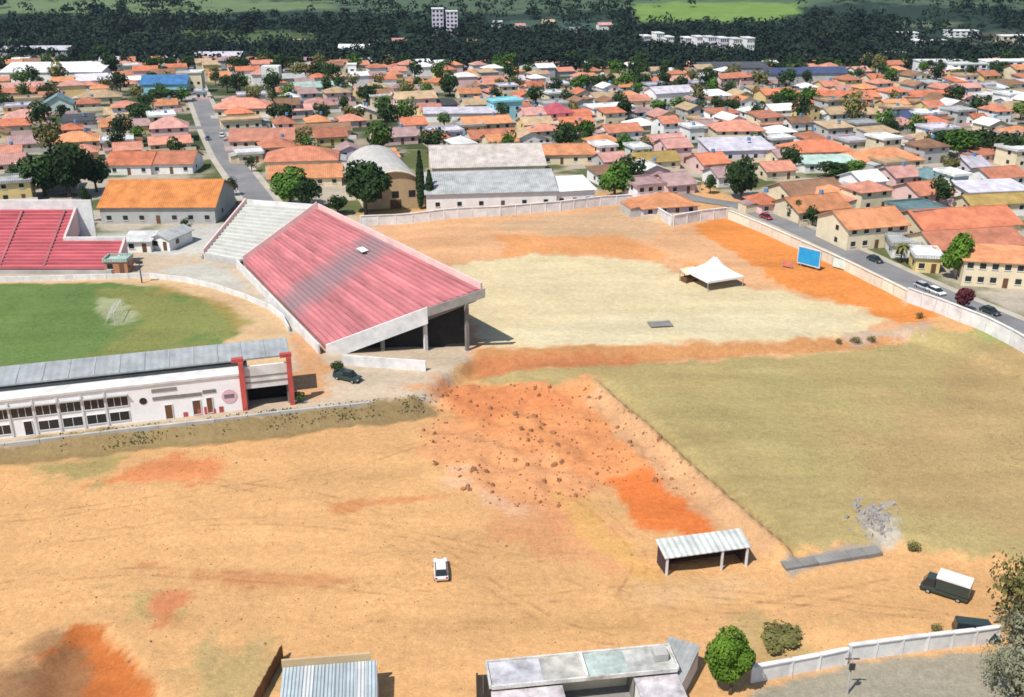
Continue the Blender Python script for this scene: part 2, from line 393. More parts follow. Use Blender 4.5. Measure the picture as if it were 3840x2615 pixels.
Z([(110, 478), (150, 460), (215, 456), (220, 468), (150, 484)], (.54, .20, .08), 2.5, .9, 32)
Z([(20, 462), (130, 448), (130, 462), (105, 482), (40, 474)], (.30, .25, .10), 2.5, .85, 33)
Z([(150, 562), (230, 566), (350, 572), (355, 582), (230, 578), (170, 570)], (.44, .20, .085), 1.6, .75, 34)
Z([(110, 585), (160, 588), (170, 612), (140, 612)], (.34, .27, .11), 2.0, .7, 35)
Z([(160, 590), (190, 588), (196, 606), (160, 616)], (.50, .17, .075), 2.0, .8, 36)
Z([(380, 612), (560, 618), (640, 622), (640, 628), (480, 624), (380, 618)], (.42, .24, .10), 1.2, .6, 37)
Z([(200, 640), (270, 650), (268, 720), (210, 720)], (.33, .27, .12), 3, .7, 38)
Z([(740, 620), (800, 612), (830, 618), (800, 650), (740, 650)], (.36, .27, .12), 2, .7, 39)
Z([(640, 580), (700, 575), (760, 560), (740, 600), (660, 600)], (.55, .36, .19), 4, .6, 40)
Z([(0, 655), (40, 640), (80, 628), (60, 645), (30, 668), (28, 720), (-60, 720), (-60, 660)], (.27, .15, .075), 2.5, .85, 41)
Z([(30, 720), (26, 668), (50, 646), (72, 624), (98, 622), (116, 640), (140, 664), (156, 690), (162, 720)], (.40, .125, .035), 0.8, 1, 42)
Z([(-20, 720), (-10, 684), (30, 660), (60, 636), (84, 634), (76, 660), (80, 720)], (.25, .135, .065), 1.2, .8, 48)
Z([(780, 556), (880, 538), (884, 548), (790, 570)], (.27, .24, .21), 0.5, .9, 43, 0.8, 0.3)
Z([(856, 502), (884, 502), (900, 530), (880, 540), (862, 530)], (.40, .36, .30), 1.2, .9, 44, 1)
Z([(750, 692), (845, 666), (1000, 648), (1100, 640), (1100, 760), (740, 760)], (.29, .26, .195), 0.8, 1, 45, 0, 0.3)
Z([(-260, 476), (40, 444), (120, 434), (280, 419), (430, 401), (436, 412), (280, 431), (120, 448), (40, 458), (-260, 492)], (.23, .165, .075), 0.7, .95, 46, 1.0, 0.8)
Z([(600, 386), (640, 423), (700, 476), (786, 547), (792, 545), (706, 474), (646, 421), (606, 386)], (.27, .17, .075), 0.5, .95, 47, 1.0, 0.3)  # ditch soil, with the berm's shaded side put into its colour
C = C * (1 - tm) + towncol * tm
ground = sheet("ground", GXX, GYY, GZ, C)

# far terrain: valley, wooded slope, pastures
xs = np.unique(np.concatenate([np.arange(-900, 901, 9.0), np.linspace(-6000, -900, 26), np.linspace(900, 6000, 26)]))
ys = np.unique(np.concatenate([np.linspace(-600, 330, 32), np.arange(333, 1400, 6.0), np.linspace(1400, 7000, 60)]))
TX, TY = np.meshgrid(xs, ys)
TZ = far_h(TX, np.maximum(TY, 200)) - 9.0 * ((TX > GX0 + 6) & (TX < GX1 - 6) & (TY < GY1 - 6) & (TY > GY0 + 6)) - 3.0 * (TY < 200) - 0.15 * (TY < 360)
X, Y = TX.ravel(), TY.ravel()
C = np.tile(np.array((.026, .044, .034)), (len(X), 1))
tw = (1 - sstep(510, 600, Y + (fbm(X / 40, Y / 40, 3) - .5) * 60))[:, None]
tn = fbm(X / 16, Y / 16, 4)[:, None]
C = C * (1 - tw) + tw * (np.array((.33, .28, .22)) * (1 - sstep(.40, .55, tn)) + np.array((.05, .07, .028)) * sstep(.40, .55, tn))
FZ = lambda poly, col, soft, amt=1.0, seed=1: colour_zone(C, X, Y, [tuple(at(a, b)[:2]) for a, b in poly], col, soft, amt, seed, soft)
FZ([(-60, 14), (340, 12), (640, 12), (1080, 12), (1080, 1), (-60, 1)], (.085, .125, .075), 16, .8, 8)
FZ([(640, 22), (690, 21), (760, 23), (800, 14), (800, 3), (630, 3)], (.145, .225, .06), 8)
FZ([(-40, 16), (180, 18), (330, 8), (330, 2), (-40, 2)], (.13, .18, .085), 14, .9, 2)
FZ([(180, 28), (320, 32), (330, 38), (240, 42), (160, 40)], (.085, .125, .05), 12, .8, 3)
FZ([(0, 34), (150, 34), (150, 48), (0, 46)], (.06, .10, .045), 10, .8, 4)
FZ([(880, 24), (960, 22), (960, 28), (880, 30)], (.10, .13, .08), 10, .9, 5)
FZ([(860, 46), (1060, 30), (1060, 78), (900, 80)], (.10, .10, .075), 20, .7, 6)
FZ([(500, 20), (620, 18), (640, 28), (560, 34), (490, 30)], (.06, .10, .075), 14, .7, 7)
farfield = Y > 1150
pn = fbm(X / 210, Y / 170, 31)
past = np.where(pn[:, None] > 0.5, np.array((.12, .17, .075)), np.array((.04, .065, .035)))
C = np.where((farfield & True)[:, None], past, C)
terrain = sheet("terrain", TX, TY, TZ, C)

# ------------------------------------------------------------------ streets
def strip(name, pts, w, m, dz=0.05, kind="structure", step=5.0):
    P = [Vector((p[0], p[1], 0)) for p in pts]
    Q = []
    for a, b in zip(P[:-1], P[1:]):
        n = max(1, int((b - a).length / step))
        Q += [a.lerp(b, k / n) for k in range(n)]
    Q.append(P[-1])
    v, f = [], []
    for i, q in enumerate(Q):
        t = (Q[min(i + 1, len(Q) - 1)] - Q[max(i - 1, 0)]).normalized(); nn = Vector((-t.y, t.x, 0))
        for s in (-1, -0.33, 0.33, 1):
            e = q + nn * (w / 2 * s); v.append((e.x, e.y, terr(e.x, e.y) + dz))
    for i in range(len(Q) - 1):
        for k in range(3):
            a = i * 4 + k; f.append((a + 1, a, a + 4, a + 5))
    return tag(place(name, mesh_from(name, v, f, m)), kind=kind)
def P2(px, py): p = at(px, py); return (p.x, p.y)
ST_L = [P2(262, 204), P2(246, 182), P2(228, 158), P2(214, 132), P2(202, 104), P2(193, 84), P2(188, 74)]
ST_R = [P2(742, 206), P2(790, 226), P2(850, 253), P2(905, 279), P2(950, 299), P2(1000, 320), P2(1060, 346)]
strip("pavement", ST_L, 11.5, PAVE, 0.10)
strip("street", ST_L, 7.5, ASPH, 0.14)
strip("pavement", ST_R, 11.0, PAVE, 0.10)
strip("street", ST_R, 7.0, ASPH, 0.14)
strip("street", [P2(600, 172), P2(700, 200), P2(742, 206)], 6.0, ASPH, 0.12)
strip("street", [P2(10, 126), P2(215, 128)], 6.0, ASPH, 0.12)

# ------------------------------------------------------------------ stadium: red terraces
def red_worn(name, axis_x0, width, base=(.47, .085, .115)):
    m = mat(name, base, 0.85, 0.34, 0.3, 0.13, streak=(0.35, 1.0, 1.0))
    nt = m.node_tree; b = nt.nodes["Principled BSDF"]; L = nt.links.new
    src = b.inputs["Base Color"].links[0].from_socket
    tc = nd(nt, "ShaderNodeTexCoord"); sx = nd(nt, "ShaderNodeSeparateXYZ"); L(tc.outputs["Object"], sx.inputs[0])
    n = nd(nt, "ShaderNodeTexNoise"); n.inputs["Scale"].default_value = 0.35; n.inputs["Detail"].default_value = 6; L(tc.outputs["Object"], n.inputs["Vector"])
    d = nd(nt, "ShaderNodeMath", operation='SUBTRACT'); L(sx.outputs[0], d.inputs[0]); d.inputs[1].default_value = axis_x0
    ab = nd(nt, "ShaderNodeMath", operation='ABSOLUTE'); L(d.outputs[0], ab.inputs[0])
    dv = nd(nt, "ShaderNodeMath", operation='DIVIDE'); L(ab.outputs[0], dv.inputs[0]); dv.inputs[1].default_value = width
    sb = nd(nt, "ShaderNodeMath", operation='SUBTRACT'); L(n.outputs["Fac"], sb.inputs[0]); L(dv.outputs[0], sb.inputs[1])
    r = nd(nt, "ShaderNodeMapRange"); L(sb.outputs[0], r.inputs["Value"]); r.inputs["From Min"].default_value = -0.55; r.inputs["From Max"].default_value = 0.25
    r.inputs["To Max"].default_value = 0.8
    mx = nd(nt, "ShaderNodeMix", data_type='RGBA'); L(r.outputs[0], mx.inputs["Factor"]); L(src, mx.inputs["A"]); mx.inputs["B"].default_value = (.25, .19, .20, 1)
    L(mx.outputs["Result"], b.inputs["Base Color"])
    return m
RED_L = red_worn("red_terrace_paint_faded", -58, 30, (.52, .135, .155))
RED_R = red_worn("red_terrace_paint_worn", 0.5, 8.5, (.52, .195, .205))
RISER = mat("terrace_riser", (.36, .13, .14), 0.9, 0.3, 0.4)

def terrace(root, F0, F1, B0, B1, n, m, riser=0.45):
    """stepped seating between a front line and a back line; each step is its own piece"""
    for i in range(n):
        a, b = i / n, (i + 1) / n
        p0, p1 = F0.lerp(B0, a), F1.lerp(B1, a); q0, q1 = F0.lerp(B0, b), F1.lerp(B1, b)
        z = p0.z + (B0.z - F0.z) / n
        z1 = p1.z + (B1.z - F1.z) / n
        mb = MB()
        up = lambda v, zz: (v.x, v.y, zz)
        mb.hexa([up(p0, z - riser - .25), up(p1, z1 - riser - .25), up(q1, z1 - riser + .1), up(q0, z - riser + .1)], [up(p0, z), up(p1, z1), up(q1, z1), up(q0, z)])
        mb.build("seating_tier", m, root)
def beam(mb, a, b, w, h0, h1, up=True):
    """wall of width w standing on the line a-b, from h0 below to h1 above it"""
    d = Vector((b.x - a.x, b.y - a.y, 0)).normalized(); n = Vector((-d.y, d.x, 0)) * (w / 2)
    mb.hexa([a - n - Vector((0, 0, h0)), b - n - Vector((0, 0, h0)), b + n - Vector((0, 0, h0)), a + n - Vector((0, 0, h0))][::1],
            [a - n + Vector((0, 0, h1)), b - n + Vector((0, 0, h1)), b + n + Vector((0, 0, h1)), a + n + Vector((0, 0, h1))])
    return mb
def wallpiece(name, root, a, b, w, h0, h1, m):
    return beam(MB(), Vector(a), Vector(b), w, h0, h1).build(name, m, root)

# right-hand terrace (behind the goal)
O = Vector((-36, 190, 2.2)); ang = math.atan2(-0.86, 0.52)
ca, sa = math.cos(ang), math.sin(ang)
def loc(x, y, z): d = Vector((x, y, 0)) - Vector((O.x, O.y, 0)); return Vector((d.x * ca + d.y * sa, -d.x * sa + d.y * ca, z - O.z))
ter_r = empty("grandstand", O, ang, "terrace of faded red steps with a worn grey band beside the dirt fairground", "grandstand")
F0, F1, B0, B1 = loc(-60, 214, 3.4), loc(-33, 164, 3.4), loc(-44, 221, 14.0), loc(-5.5, 164.5, 14.0)
terrace(ter_r, F0, F1, B0, B1, 26, RED_R)
wallpiece("front_parapet", ter_r, F0 + Vector((-1.0, -1.2, 0)), F1 + Vector((0, -1.2, 0)), 0.3, 1.4, 0.7, WHITEP)
wallpiece("back_parapet", ter_r, B0 + Vector((0, .25, 0)), B1 + Vector((0, .25, 0)), 0.35, 1.2, 1.1, WALL['pink'])
wallpiece("side_parapet", ter_r, F0, B0, 0.35, 0.6, 1.5, WALL['pink'])
FM = F1.lerp(B1, 0.66)
wallpiece("end_wall", ter_r, F1 + Vector((.2, 0, 0)), FM + Vector((.2, 0, 0)), 0.4, 2.6, 0.45, WHITEP)
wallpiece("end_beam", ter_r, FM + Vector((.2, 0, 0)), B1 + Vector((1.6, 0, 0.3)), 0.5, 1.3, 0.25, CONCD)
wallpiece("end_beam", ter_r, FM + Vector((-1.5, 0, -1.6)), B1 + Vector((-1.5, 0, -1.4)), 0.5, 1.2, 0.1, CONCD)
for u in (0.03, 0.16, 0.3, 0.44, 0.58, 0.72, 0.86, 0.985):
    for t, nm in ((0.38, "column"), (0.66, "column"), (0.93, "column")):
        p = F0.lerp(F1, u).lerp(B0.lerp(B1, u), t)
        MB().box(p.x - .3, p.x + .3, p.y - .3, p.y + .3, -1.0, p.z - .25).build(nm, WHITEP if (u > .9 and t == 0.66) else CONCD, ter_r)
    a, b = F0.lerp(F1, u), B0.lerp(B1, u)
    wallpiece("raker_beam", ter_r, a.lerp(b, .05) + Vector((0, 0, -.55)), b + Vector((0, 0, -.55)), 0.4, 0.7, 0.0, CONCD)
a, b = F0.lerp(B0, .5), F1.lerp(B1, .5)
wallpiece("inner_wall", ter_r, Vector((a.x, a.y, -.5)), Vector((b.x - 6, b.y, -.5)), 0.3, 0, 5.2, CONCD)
SOOT = mat('under_stand_shade', (.035, .032, .030), .95, .4, .5)  # near-black colour standing in for the deep shade under the terrace
for u in (.80, .95):  # walls added inside the near end to block the view and keep it dark
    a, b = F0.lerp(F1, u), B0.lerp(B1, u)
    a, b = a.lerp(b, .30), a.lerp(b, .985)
    MB().hexa([(a.x - .15, a.y, -.6), (a.x + .15, a.y, -.6), (b.x + .15, b.y, -.6), (b.x - .15, b.y, -.6)], [(a.x - .15, a.y, a.z - .5), (a.x + .15, a.y, a.z - .5), (b.x + .15, b.y, b.z - .8), (b.x - .15, b.y, b.z - .8)]).build("added_shade_wall", SOOT, ter_r)
lw = tag(wallpiece("low_wall", None, at(343, 365) + Vector((0, 0, 0)), at(426, 371), 0.3, 0.6, 1.9, WHITEP), "low white wall closing the space under the red terrace's near end", "wall")
shs = empty("cloth_sheet", O + Matrix.Rotation(ang, 3, 'Z') @ (F0.lerp(F1, .46).lerp(B0.lerp(B1, .48), .80) + Vector((0, 0, .62))), ang, "small white sheet spread on the upper steps of the worn red terrace", "sheet")
MB().slab([(-1.7, -.8, .02), (1.6, -.9, .05), (1.8, .5, .30), (-1.4, .6, .26)], .04).build("cloth", WHITEP, shs)

# plain concrete wing joining it on the left
O2 = Vector((-62, 223, 2.2))
ter_c = empty("terrace_wing", O2, 0, "bare pale concrete wing at the far left end of the worn red terrace", "grandstand")
l2 = lambda x, y, z: Vector((x, y, z)) - O2
g0, g1, h0, h1 = l2(-70.5, 220.5, 3.2), l2(-61, 215, 3.2), l2(-63.2, 234, 11.8), l2(-45, 222, 13.6)
CONCP = mat("pale_terrace_concrete", (.53, .53, .49), .9, .2, .3, .03)
terrace(ter_c, g0, g1, h0, h1, 16, CONCP, .4)
wallpiece("side_parapet", ter_c, g0 + Vector((-.3, .2, 0)), h0 + Vector((-.3, .2, 0)), 0.4, 1.5, 1.3, WALL['pink'])
wallpiece("back_parapet", ter_c, h0 + Vector((0, .3, 0)), h1 + Vector((0, .3, 0)), 0.4, 9, 1.0, WHITEP)
wallpiece("front_parapet", ter_c, g0 + Vector((0, -.5, 0)), g1 + Vector((0, -.5, 0)), 0.3, 1.6, 0.3, CONC)
side = MB(); side.poly([g0 + Vector((-.6, 0, -1.4)), h0 + Vector((-.6, 0, -10.6)), h0 + Vector((-.6, 0, 0)), g0 + Vector((-.6, 0, 0))]); 
side.slab([g0 + Vector((-.9, 0, -.2)), g0 + Vector((-.5, 0, -.2)), h0 + Vector((-.5, 0, -.2)), h0 + Vector((-.9, 0, -.2))], 2.0); side.build("side_wall", CONC, ter_c)

# left-hand terrace across the pitch
O3 = Vector((-110, 212, 2.2))
ter_l = empty("grandstand", O3, 0, "bright red stepped terrace behind the green pitch, cut off by the photo's edge", "grandstand")
l3 = lambda x, y, z: Vector((x, y, z)) - O3
fL, fR = l3(-176, 211, 3.0), l3(-87.8, 211, 3.0)
mL, mR = l3(-176, 218.4, 7.2), l3(-87.8, 218.4, 7.2)
terrace(ter_l, fL, fR, mL, mR, 8, RED_L)
uR = l3(-101.5, 218.4, 7.2)
terrace(ter_l, l3(-176, 218.4, 7.2), uR, l3(-176, 227, 12.2), l3(-101.5, 227, 12.2), 9, RED_L)
wallpiece("back_wall", ter_l, l3(-176, 227.3, 12.2), l3(-97.5, 227.3, 12.2), 0.5, 11, 2.2, WHITEP)
wallpiece("side_wall", ter_l, uR + Vector((.3, 0, 0)), l3(-101.2, 227, 12.2), 0.5, 5, 0.5, WALL['pink'])
wallpiece("side_wall", ter_l, fR + Vector((.3, 0, 0)), mR + Vector((.3, 0, 0)), 0.5, 4, 0.5, WALL['pink'])
wallpiece("step_wall", ter_l, l3(-101.0, 218.6, 7.2), mR + Vector((.5, .2, 0)), 0.5, 6, 0.8, WHITEP)
wallpiece("front_parapet", ter_l, fL + Vector((0, -1.6, 0)), fR + Vector((0, -1.6, 0)), 0.3, 1.4, 0.1, CONC)
for x in np.arange(-172, -103, 9.8):
    wallpiece("stair", ter_l, l3(x, 211.2, 3.5), l3(x, 226, 12.3), 0.5, 0.3, 0.03, RISER)

# low white fence wall round the pitch
fpts = [(-40, 283), (40, 281), (107, 279), (150, 278), (185, 282), (215, 289), (245, 299), (270, 310), (283, 320), (289, 332)]
fw = empty("pitch_wall", at(150, 280), 0, "low white wall curving round the green pitch in front of both red terraces", "wall")
o = fw.location
P = [at(a, b) for a, b in fpts]; Q = []
for a, b in zip(P[:-1], P[1:]):
    k = max(1, int((b - a).length / 3.2)); Q += [a.lerp(b, i / k) for i in range(k)]
Q.append(P[-1])
for a, b in zip(Q[:-1], Q[1:]):
    e = (b - a) * .006
    wallpiece("wall_panel", fw, a + e - o, b - e - o, 0.28, 0.5, 1.15, WHITEP)
post = empty("floodlight_post", at(142, 283), 0, "dark post beside the curved white pitch wall near the yard", "lamp post")
MB().cyl((0, 0, -.3), (0, 0, 4.6), .16, .10).build("pole", DMETAL, post)
MB().box(-.7, .7, -.2, .25, 4.3, 4.9).build("lamp_head", DMETAL, post)
goal = empty("football_goal", at(119, 318), math.radians(100), "white football goal with pale net on the green pitch", "goal")
MB().cyl((-3.66, 0, 0), (-3.66, 0, 2.44), .07).build("post", WHITEP, goal)
MB().cyl((3.66, 0, 0), (3.66, 0, 2.44), .07).build("post", WHITEP, goal)
MB().cyl((-3.7, 0, 2.44), (3.7, 0, 2.44), .07).build("crossbar", WHITEP, goal)
net = MB()
for i in range(13):
    x = -3.66 + i * .61
    net.cyl((x, 0, 2.44), (x, 1.0, 2.3), .018, n=4).cyl((x, 1.0, 2.3), (x, 2.0, 0), .018, n=4)
for t in np.linspace(0, 1, 5): net.cyl((-3.66, 1 + t, 2.3 * (1 - t)), (3.66, 1 + t, 2.3 * (1 - t)), .018, n=4)
net.build("net", WHITEP, goal)

# ------------------------------------------------------------------ stadium office block with the covered stand roof behind
OB = at(291, 404); ra = math.radians(16.5)
off = empty("stadium_office", OB, ra, "long white two-storey office block with rows of dark windows and red gate columns", "building")
LEN = 84.0; FH = 5.9
ROOFG = rib_mat("grey_sheet_roof", (.34, .36, .36), 1.1, 0, .3, .3, .6)
MB().box(-LEN, -7.4, 0.02, 3.2, -1.5, FH).build("wall", mat("office_white", (.86, .86, .86), .85, .1, .4, 0), off)
MB().box(-LEN - .1, -7.3, -.18, 3.4, FH + .005, FH + .32).build("ledge", WHITEP, off)
MB().box(-LEN, -6.0, 3.3, 8.0, -1.5, FH + .6).build("rear_wall", CONCD, off)
rf = MB().slab([(-58, 2.6, FH + 1.5), (.6, 2.6, FH + 1.5), (.6, 8.4, FH + 2.2), (-53, 8.4, FH + 2.2)], .25).build("canopy_roof", ROOFG, off)
for x in np.arange(-50, .5, 3.6):
    MB().hexa([(x, 2.7, FH + 1.51), (x + .16, 2.7, FH + 1.51), (x + .16, 8.3, FH + 2.18), (x, 8.3, FH + 2.18)],
              [(x, 2.7, FH + 1.60), (x + .16, 2.7, FH + 1.60), (x + .16, 8.3, FH + 2.25), (x, 8.3, FH + 2.25)]).build("roof_seam", ROOFG, rf)
MB().slab([(-LEN, 3.0, FH + .9), (-58.4, 3.0, FH + .9), (-54, 9, FH + 1.3), (-LEN, 9, FH + 1.3)], .25).build("lower_roof", rib_mat("dull_sheet_roof", (.33, .36, .36), 1.1, 0, .25, .35, .6), off)
for x in (-7.0, .25):
    MB().box(x - .38, x + .38, -.5, .35, -.6, FH + 2.2).build("gate_column", REDP, off)
    MB().box(x - 1.3, x + .5, -.3, .6, FH + 2.2, FH + 2.75).build("column_cap", REDP, off)
gh = 3.4
MB().box(-6.6, -.15, .05, .5, gh, FH + 1.2).build("gate_header", WHITEP, off)
for z in (gh + .9, gh + 1.9): MB().box(-6.5, -.2, -.03, .04, z, z + .22).build("header_band", CONCD, off)
MB().box(-6.55, -.2, 3.2, 3.3, -.5, gh - .01).build("gate_shade_sheet", DARK, off)  # near-black sheet painted as the darkness of the gate opening
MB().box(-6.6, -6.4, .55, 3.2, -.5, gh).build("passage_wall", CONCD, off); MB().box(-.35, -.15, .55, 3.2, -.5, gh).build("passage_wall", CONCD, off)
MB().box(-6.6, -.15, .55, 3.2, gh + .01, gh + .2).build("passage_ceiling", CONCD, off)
def px_s(px, py):           # distance along the facade for a point seen at px,py near its foot
    p = at(px, py) - OB; return p.x * math.cos(ra) + p.y * math.sin(ra)
WF = mat("window_frame_white", (.75, .75, .76), .6, .08)
def win(root, x, z, w, h, name="window", bars=2, m=GLASS, y=0.0, fr=WF):
    g = MB().box(x - w / 2, x + w / 2, y - .03, y + .05, z, z + h).build(name, m, root)
    f = MB(); t = .09
    f.box(x - w / 2 - t, x + w / 2 + t, y - .09, y - .005, z - t, z).box(x - w / 2 - t, x + w / 2 + t, y - .09, y - .005, z + h, z + h + t)
    f.box(x - w / 2 - t, x - w / 2, y - .088, y - .006, z, z + h).box(x + w / 2, x + w / 2 + t, y - .088, y - .006, z, z + h)
    for k in range(1, bars): f.box(x - w / 2 + w * k / bars - .035, x - w / 2 + w * k / bars + .035, y - .08, y - .01, z, z + h)
    f.build("frame", fr, g)
    return g
wins = [(-14, 446), (4, 443), (26, 440), (50, 437), (74, 433), (98, 430), (121, 427)]
for k, (a, b) in enumerate(wins):
    s = px_s(a, b)
    win(off, s, 3.05, 2.9, 1.5, bars=3)
    if k == 2: win(off, s + .5, 0.1, 1.1, 2.2, "door", 1)
    else: win(off, s, .65, 2.7, 1.45, bars=2)
    MB().box(s - 1.9, s - 1.62, -.14, .0, -1, FH - .35).build("pilaster", WHITEP, off)
    MB().box(s - 1.5, s + 1.5, -.45, .0, 4.75, 4.9).build("sun_hood", CONC, off)
s = px_s(146, 423)
rm = MB().cyl((s, -.04, 3.4), (s, .06, 3.4), .55, n=18).build("round_window", GLASS, off)
for a, b, zz, w, h, nm in ((170, 420, .0, 1.0, 2.3, "door"), (198, 417, .2, 1.1, 2.3, "door"), (211, 415, .2, 0.8, 2.5, "door")):
    win(off, px_s(a, b), zz, w, h, nm, 1, m=WOOD)
for a, b, zz, w in ((168, 420, 3.3, 3.6), (192, 418, 3.25, 3.6), (212, 416, 3.5, 2.0), (168, 420, 4.6, 3.6)):
    s = px_s(a, b); MB().box(s - w / 2, s + w / 2, -.06, .0, zz, zz + .55).build("louvre", CONCD, off)
s = px_s(231, 413)
em = MB().cyl((s, -.07, 2.6), (s, .05, 2.6), 1.15, n=24).build("emblem_disc", mat("emblem_pink", (.70, .46, .50), .7, .15), off)
MB().box(s - .75, s + .75, -.12, -.075, 2.35, 2.95).build("emblem_bar", mat("emblem_bar_grey", (.22, .18, .22), .7, .2), em)
for i, a in enumerate((186, 200, 207, 214, 222)):
    s = px_s(a, 416); MB().box(s - .32, s + .32, -.04, .0, -.3, .75 + .25 * (i % 3)).build("red_stripe", REDP, off)
# kerb wall along the terrace edge
kp = [(-30, 449), (40, 441), (130, 430), (215, 421), (280, 413), (350, 406), (424, 398)]
kw = empty("kerb_wall", at(215, 421), 0, "long low concrete kerb along the earth bank below the white stadium office", "kerb")
P = [at(a, b) for a, b in kp]; Q = []
for a, b in zip(P[:-1], P[1:]):
    k = max(1, int((b - a).length / 4)); Q += [a.lerp(b, i / k) for i in range(k)]
Q.append(P[-1])
for a, b in zip(Q[:-1], Q[1:]):
    e = (b - a) * .006; wallpiece("kerb_block", kw, a + e - kw.location, b - e - kw.location, .5, .5, .35, CONC)

# ------------------------------------------------------------------ walls of the fairground
def panel_wall(name, pts, h, label, m=WHITEP, step=4.0, cap=True, postm=None, w=.22):
    P = [at(a, b) for a, b in pts]
    r = empty(name, P[len(P) // 2], 0, label, "wall"); o = r.location
    Q = []
    for a, b in zip(P[:-1], P[1:]):
        k = max(1, round((b - a).length / step)); Q += [a.lerp(b, i / k) for i in range(k)]
    Q.append(P[-1])
    for q in Q: q.z = terr(q.x, q.y)
    for a, b in zip(Q[:-1], Q[1:]):
        e = (b - a) * (.14 / max((b - a).length, .1))
        pn = wallpiece("wall_panel", r, a + e - o, b - e - o, w, .8, h, m)
        if cap: beam(MB(), a + e - o + Vector((0, 0, h)), b - e - o + Vector((0, 0, h)), w + .3, -.004, .14).build("coping", m, pn)
    for q in Q:
        MB().box(q.x - o.x - .17, q.x - o.x + .17, q.y - o.y - .17, q.y - o.y + .17, q.z - o.z - .8, q.z - o.z + h + .12).build("wall_post", postm or m, r)
    return r
panel_wall("boundary_wall", [(361, 226), (430, 221), (500, 216), (560, 211), (600, 206), (632, 204)], 2.6, "long white boundary wall at the back of the dirt fairground, left of the notch")
panel_wall("boundary_wall", [(634, 204), (652, 214), (671, 226)], 2.6, "short slanting white wall section behind the lot, beside the orange hip roof")
panel_wall("boundary_wall", [(673, 226), (700, 221), (726, 218)], 2.7, "short bright white wall section in front of the grey street corner")
panel_wall("boundary_wall", [(728, 219), (760, 232), (800, 250), (850, 273), (905, 301)], 2.3, "cream white wall running down between orange bank and right-hand street", m=mat("cream_wall_paint", (.72, .68, .55), .9, .2, .4))
panel_wall("boundary_wall", [(907, 302), (935, 312), (960, 322), (985, 332), (1010, 345), (1060, 372)], 2.9, "white wall at the right edge beside the maroon tree")

# billboard and banners on the right wall
bb = empty("billboard", at(808, 268), math.radians(-50), "bright blue billboard with white frame in front of the cream wall", "billboard")
BLUE = mat("billboard_blue", (.02, .22, .50), .5, .35, .5, 0, c2=(.03, .34, .60))
MB().box(-2.7, 2.7, -.1, .1, .8, 4.3).build("panel", BLUE, bb)
fr = MB().box(-2.9, 2.9, -.16, .16, .6, .79).box(-2.9, 2.9, -.16, .16, 4.31, 4.5).box(-2.9, -2.71, -.16, .16, .8, 4.3).box(2.71, 2.9, -.16, .16, .8, 4.3); fr.build("frame", WHITEP, bb)
for x in (-2, 2): MB().box(x - .12, x + .12, .11, .35, -.5, 4.2).build("post", METAL, bb)
def banner(px, py, rz, w, h, c, label, name="banner"):
    r = empty(name, at(px, py), math.radians(rz), label, "banner")
    MB().box(-w / 2, w / 2, -.04, .04, .3, .3 + h).build("panel", mat("banner_" + label.split()[0], c, .6, .25, .8), r)
    for s in (-1, 1): MB().box(s * w / 2 - .06, s * w / 2 + .06, -.05, .05, -.4, .35 + h).build("post", METAL, r)
banner(787, 268, -40, 2.2, 1.1, (.58, .20, .16), "red banner on posts just left of the blue billboard")
banner(842, 270, -48, 5.0, 1.9, (.60, .72, .65), "mint white banner on posts just right of the blue billboard")

# ------------------------------------------------------------------ fairground tent and bits
tent = empty("tent", at(713, 283), math.radians(24), "white pointed marquee tent on the pale fairground lot", "tent")
CANV = mat("tent_canvas", (.76, .73, .70), .8, .12, .5)
hw = 4.5
segs = MB()
prof = [(1.0, 2.3), (.62, 3.1), (.3, 4.2), (.04, 5.9)]
for k in range(4):
    c, s = math.cos(math.pi / 2 * k), math.sin(math.pi / 2 * k)
    rot = lambda x, y: (x * c - y * s, x * s + y * c)
    mb = MB()
    for (r0, z0), (r1, z1) in zip(prof[:-1], prof[1:]):
        a, b = hw * r0, hw * r1
        mb.poly([(*rot(-a, -a), z0), (*rot(a, -a), z0), (*rot(b, -b), z1), (*rot(-b, -b), z1)])
    mb.poly([(*rot(-hw, -hw), 1.85), (*rot(hw, -hw), 1.85), (*rot(hw, -hw), 2.3), (*rot(-hw, -hw), 2.3)])
    mb.build("canopy_panel", CANV, tent)
    MB().cyl((*rot(-hw + .1, -hw + .1), -.3), (*rot(-hw + .1, -hw + .1), 2.25), .09).build("pole", METAL, tent)
MB().cyl((0, 0, -.2), (0, 0, 6.2), .1).build("centre_pole", METAL, tent)
ct = empty("market_stall", at(689, 281), math.radians(30), "small dark stall with cream awning beside the white marquee tent", "stall")
MB().box(-1.6, 1.6, -1, 1, -.2, 1.0).build("counter", WOOD, ct)
MB().slab([(-1.9, -1.4, 2.1), (1.9, -1.4, 2.1), (1.9, 1.2, 2.7), (-1.9, 1.2, 2.7)], .08).build("awning", WALL['cream'], ct)
for x, y in ((-1.7, -1.2), (1.7, -1.2), (-1.7, 1.1), (1.7, 1.1)): MB().cyl((x, y, -.2), (x, y, 2.15 if y < 0 else 2.6), .05).build("pole", DMETAL, ct)
pl = empty("wooden_platform", at(660, 325), math.radians(8), "small low grey platform lying alone on the pale fairground lot", "platform")
for k in range(7): MB().box(-2.2, 2.2, -1.4 + k * .4, -1.06 + k * .4, .22, .34).build("plank", CONCD, pl)
for x in (-2, 0, 2): MB().box(x - .08, x + .08, -1.3, 1.3, -.1, .21).build("joist", CONCD, pl)

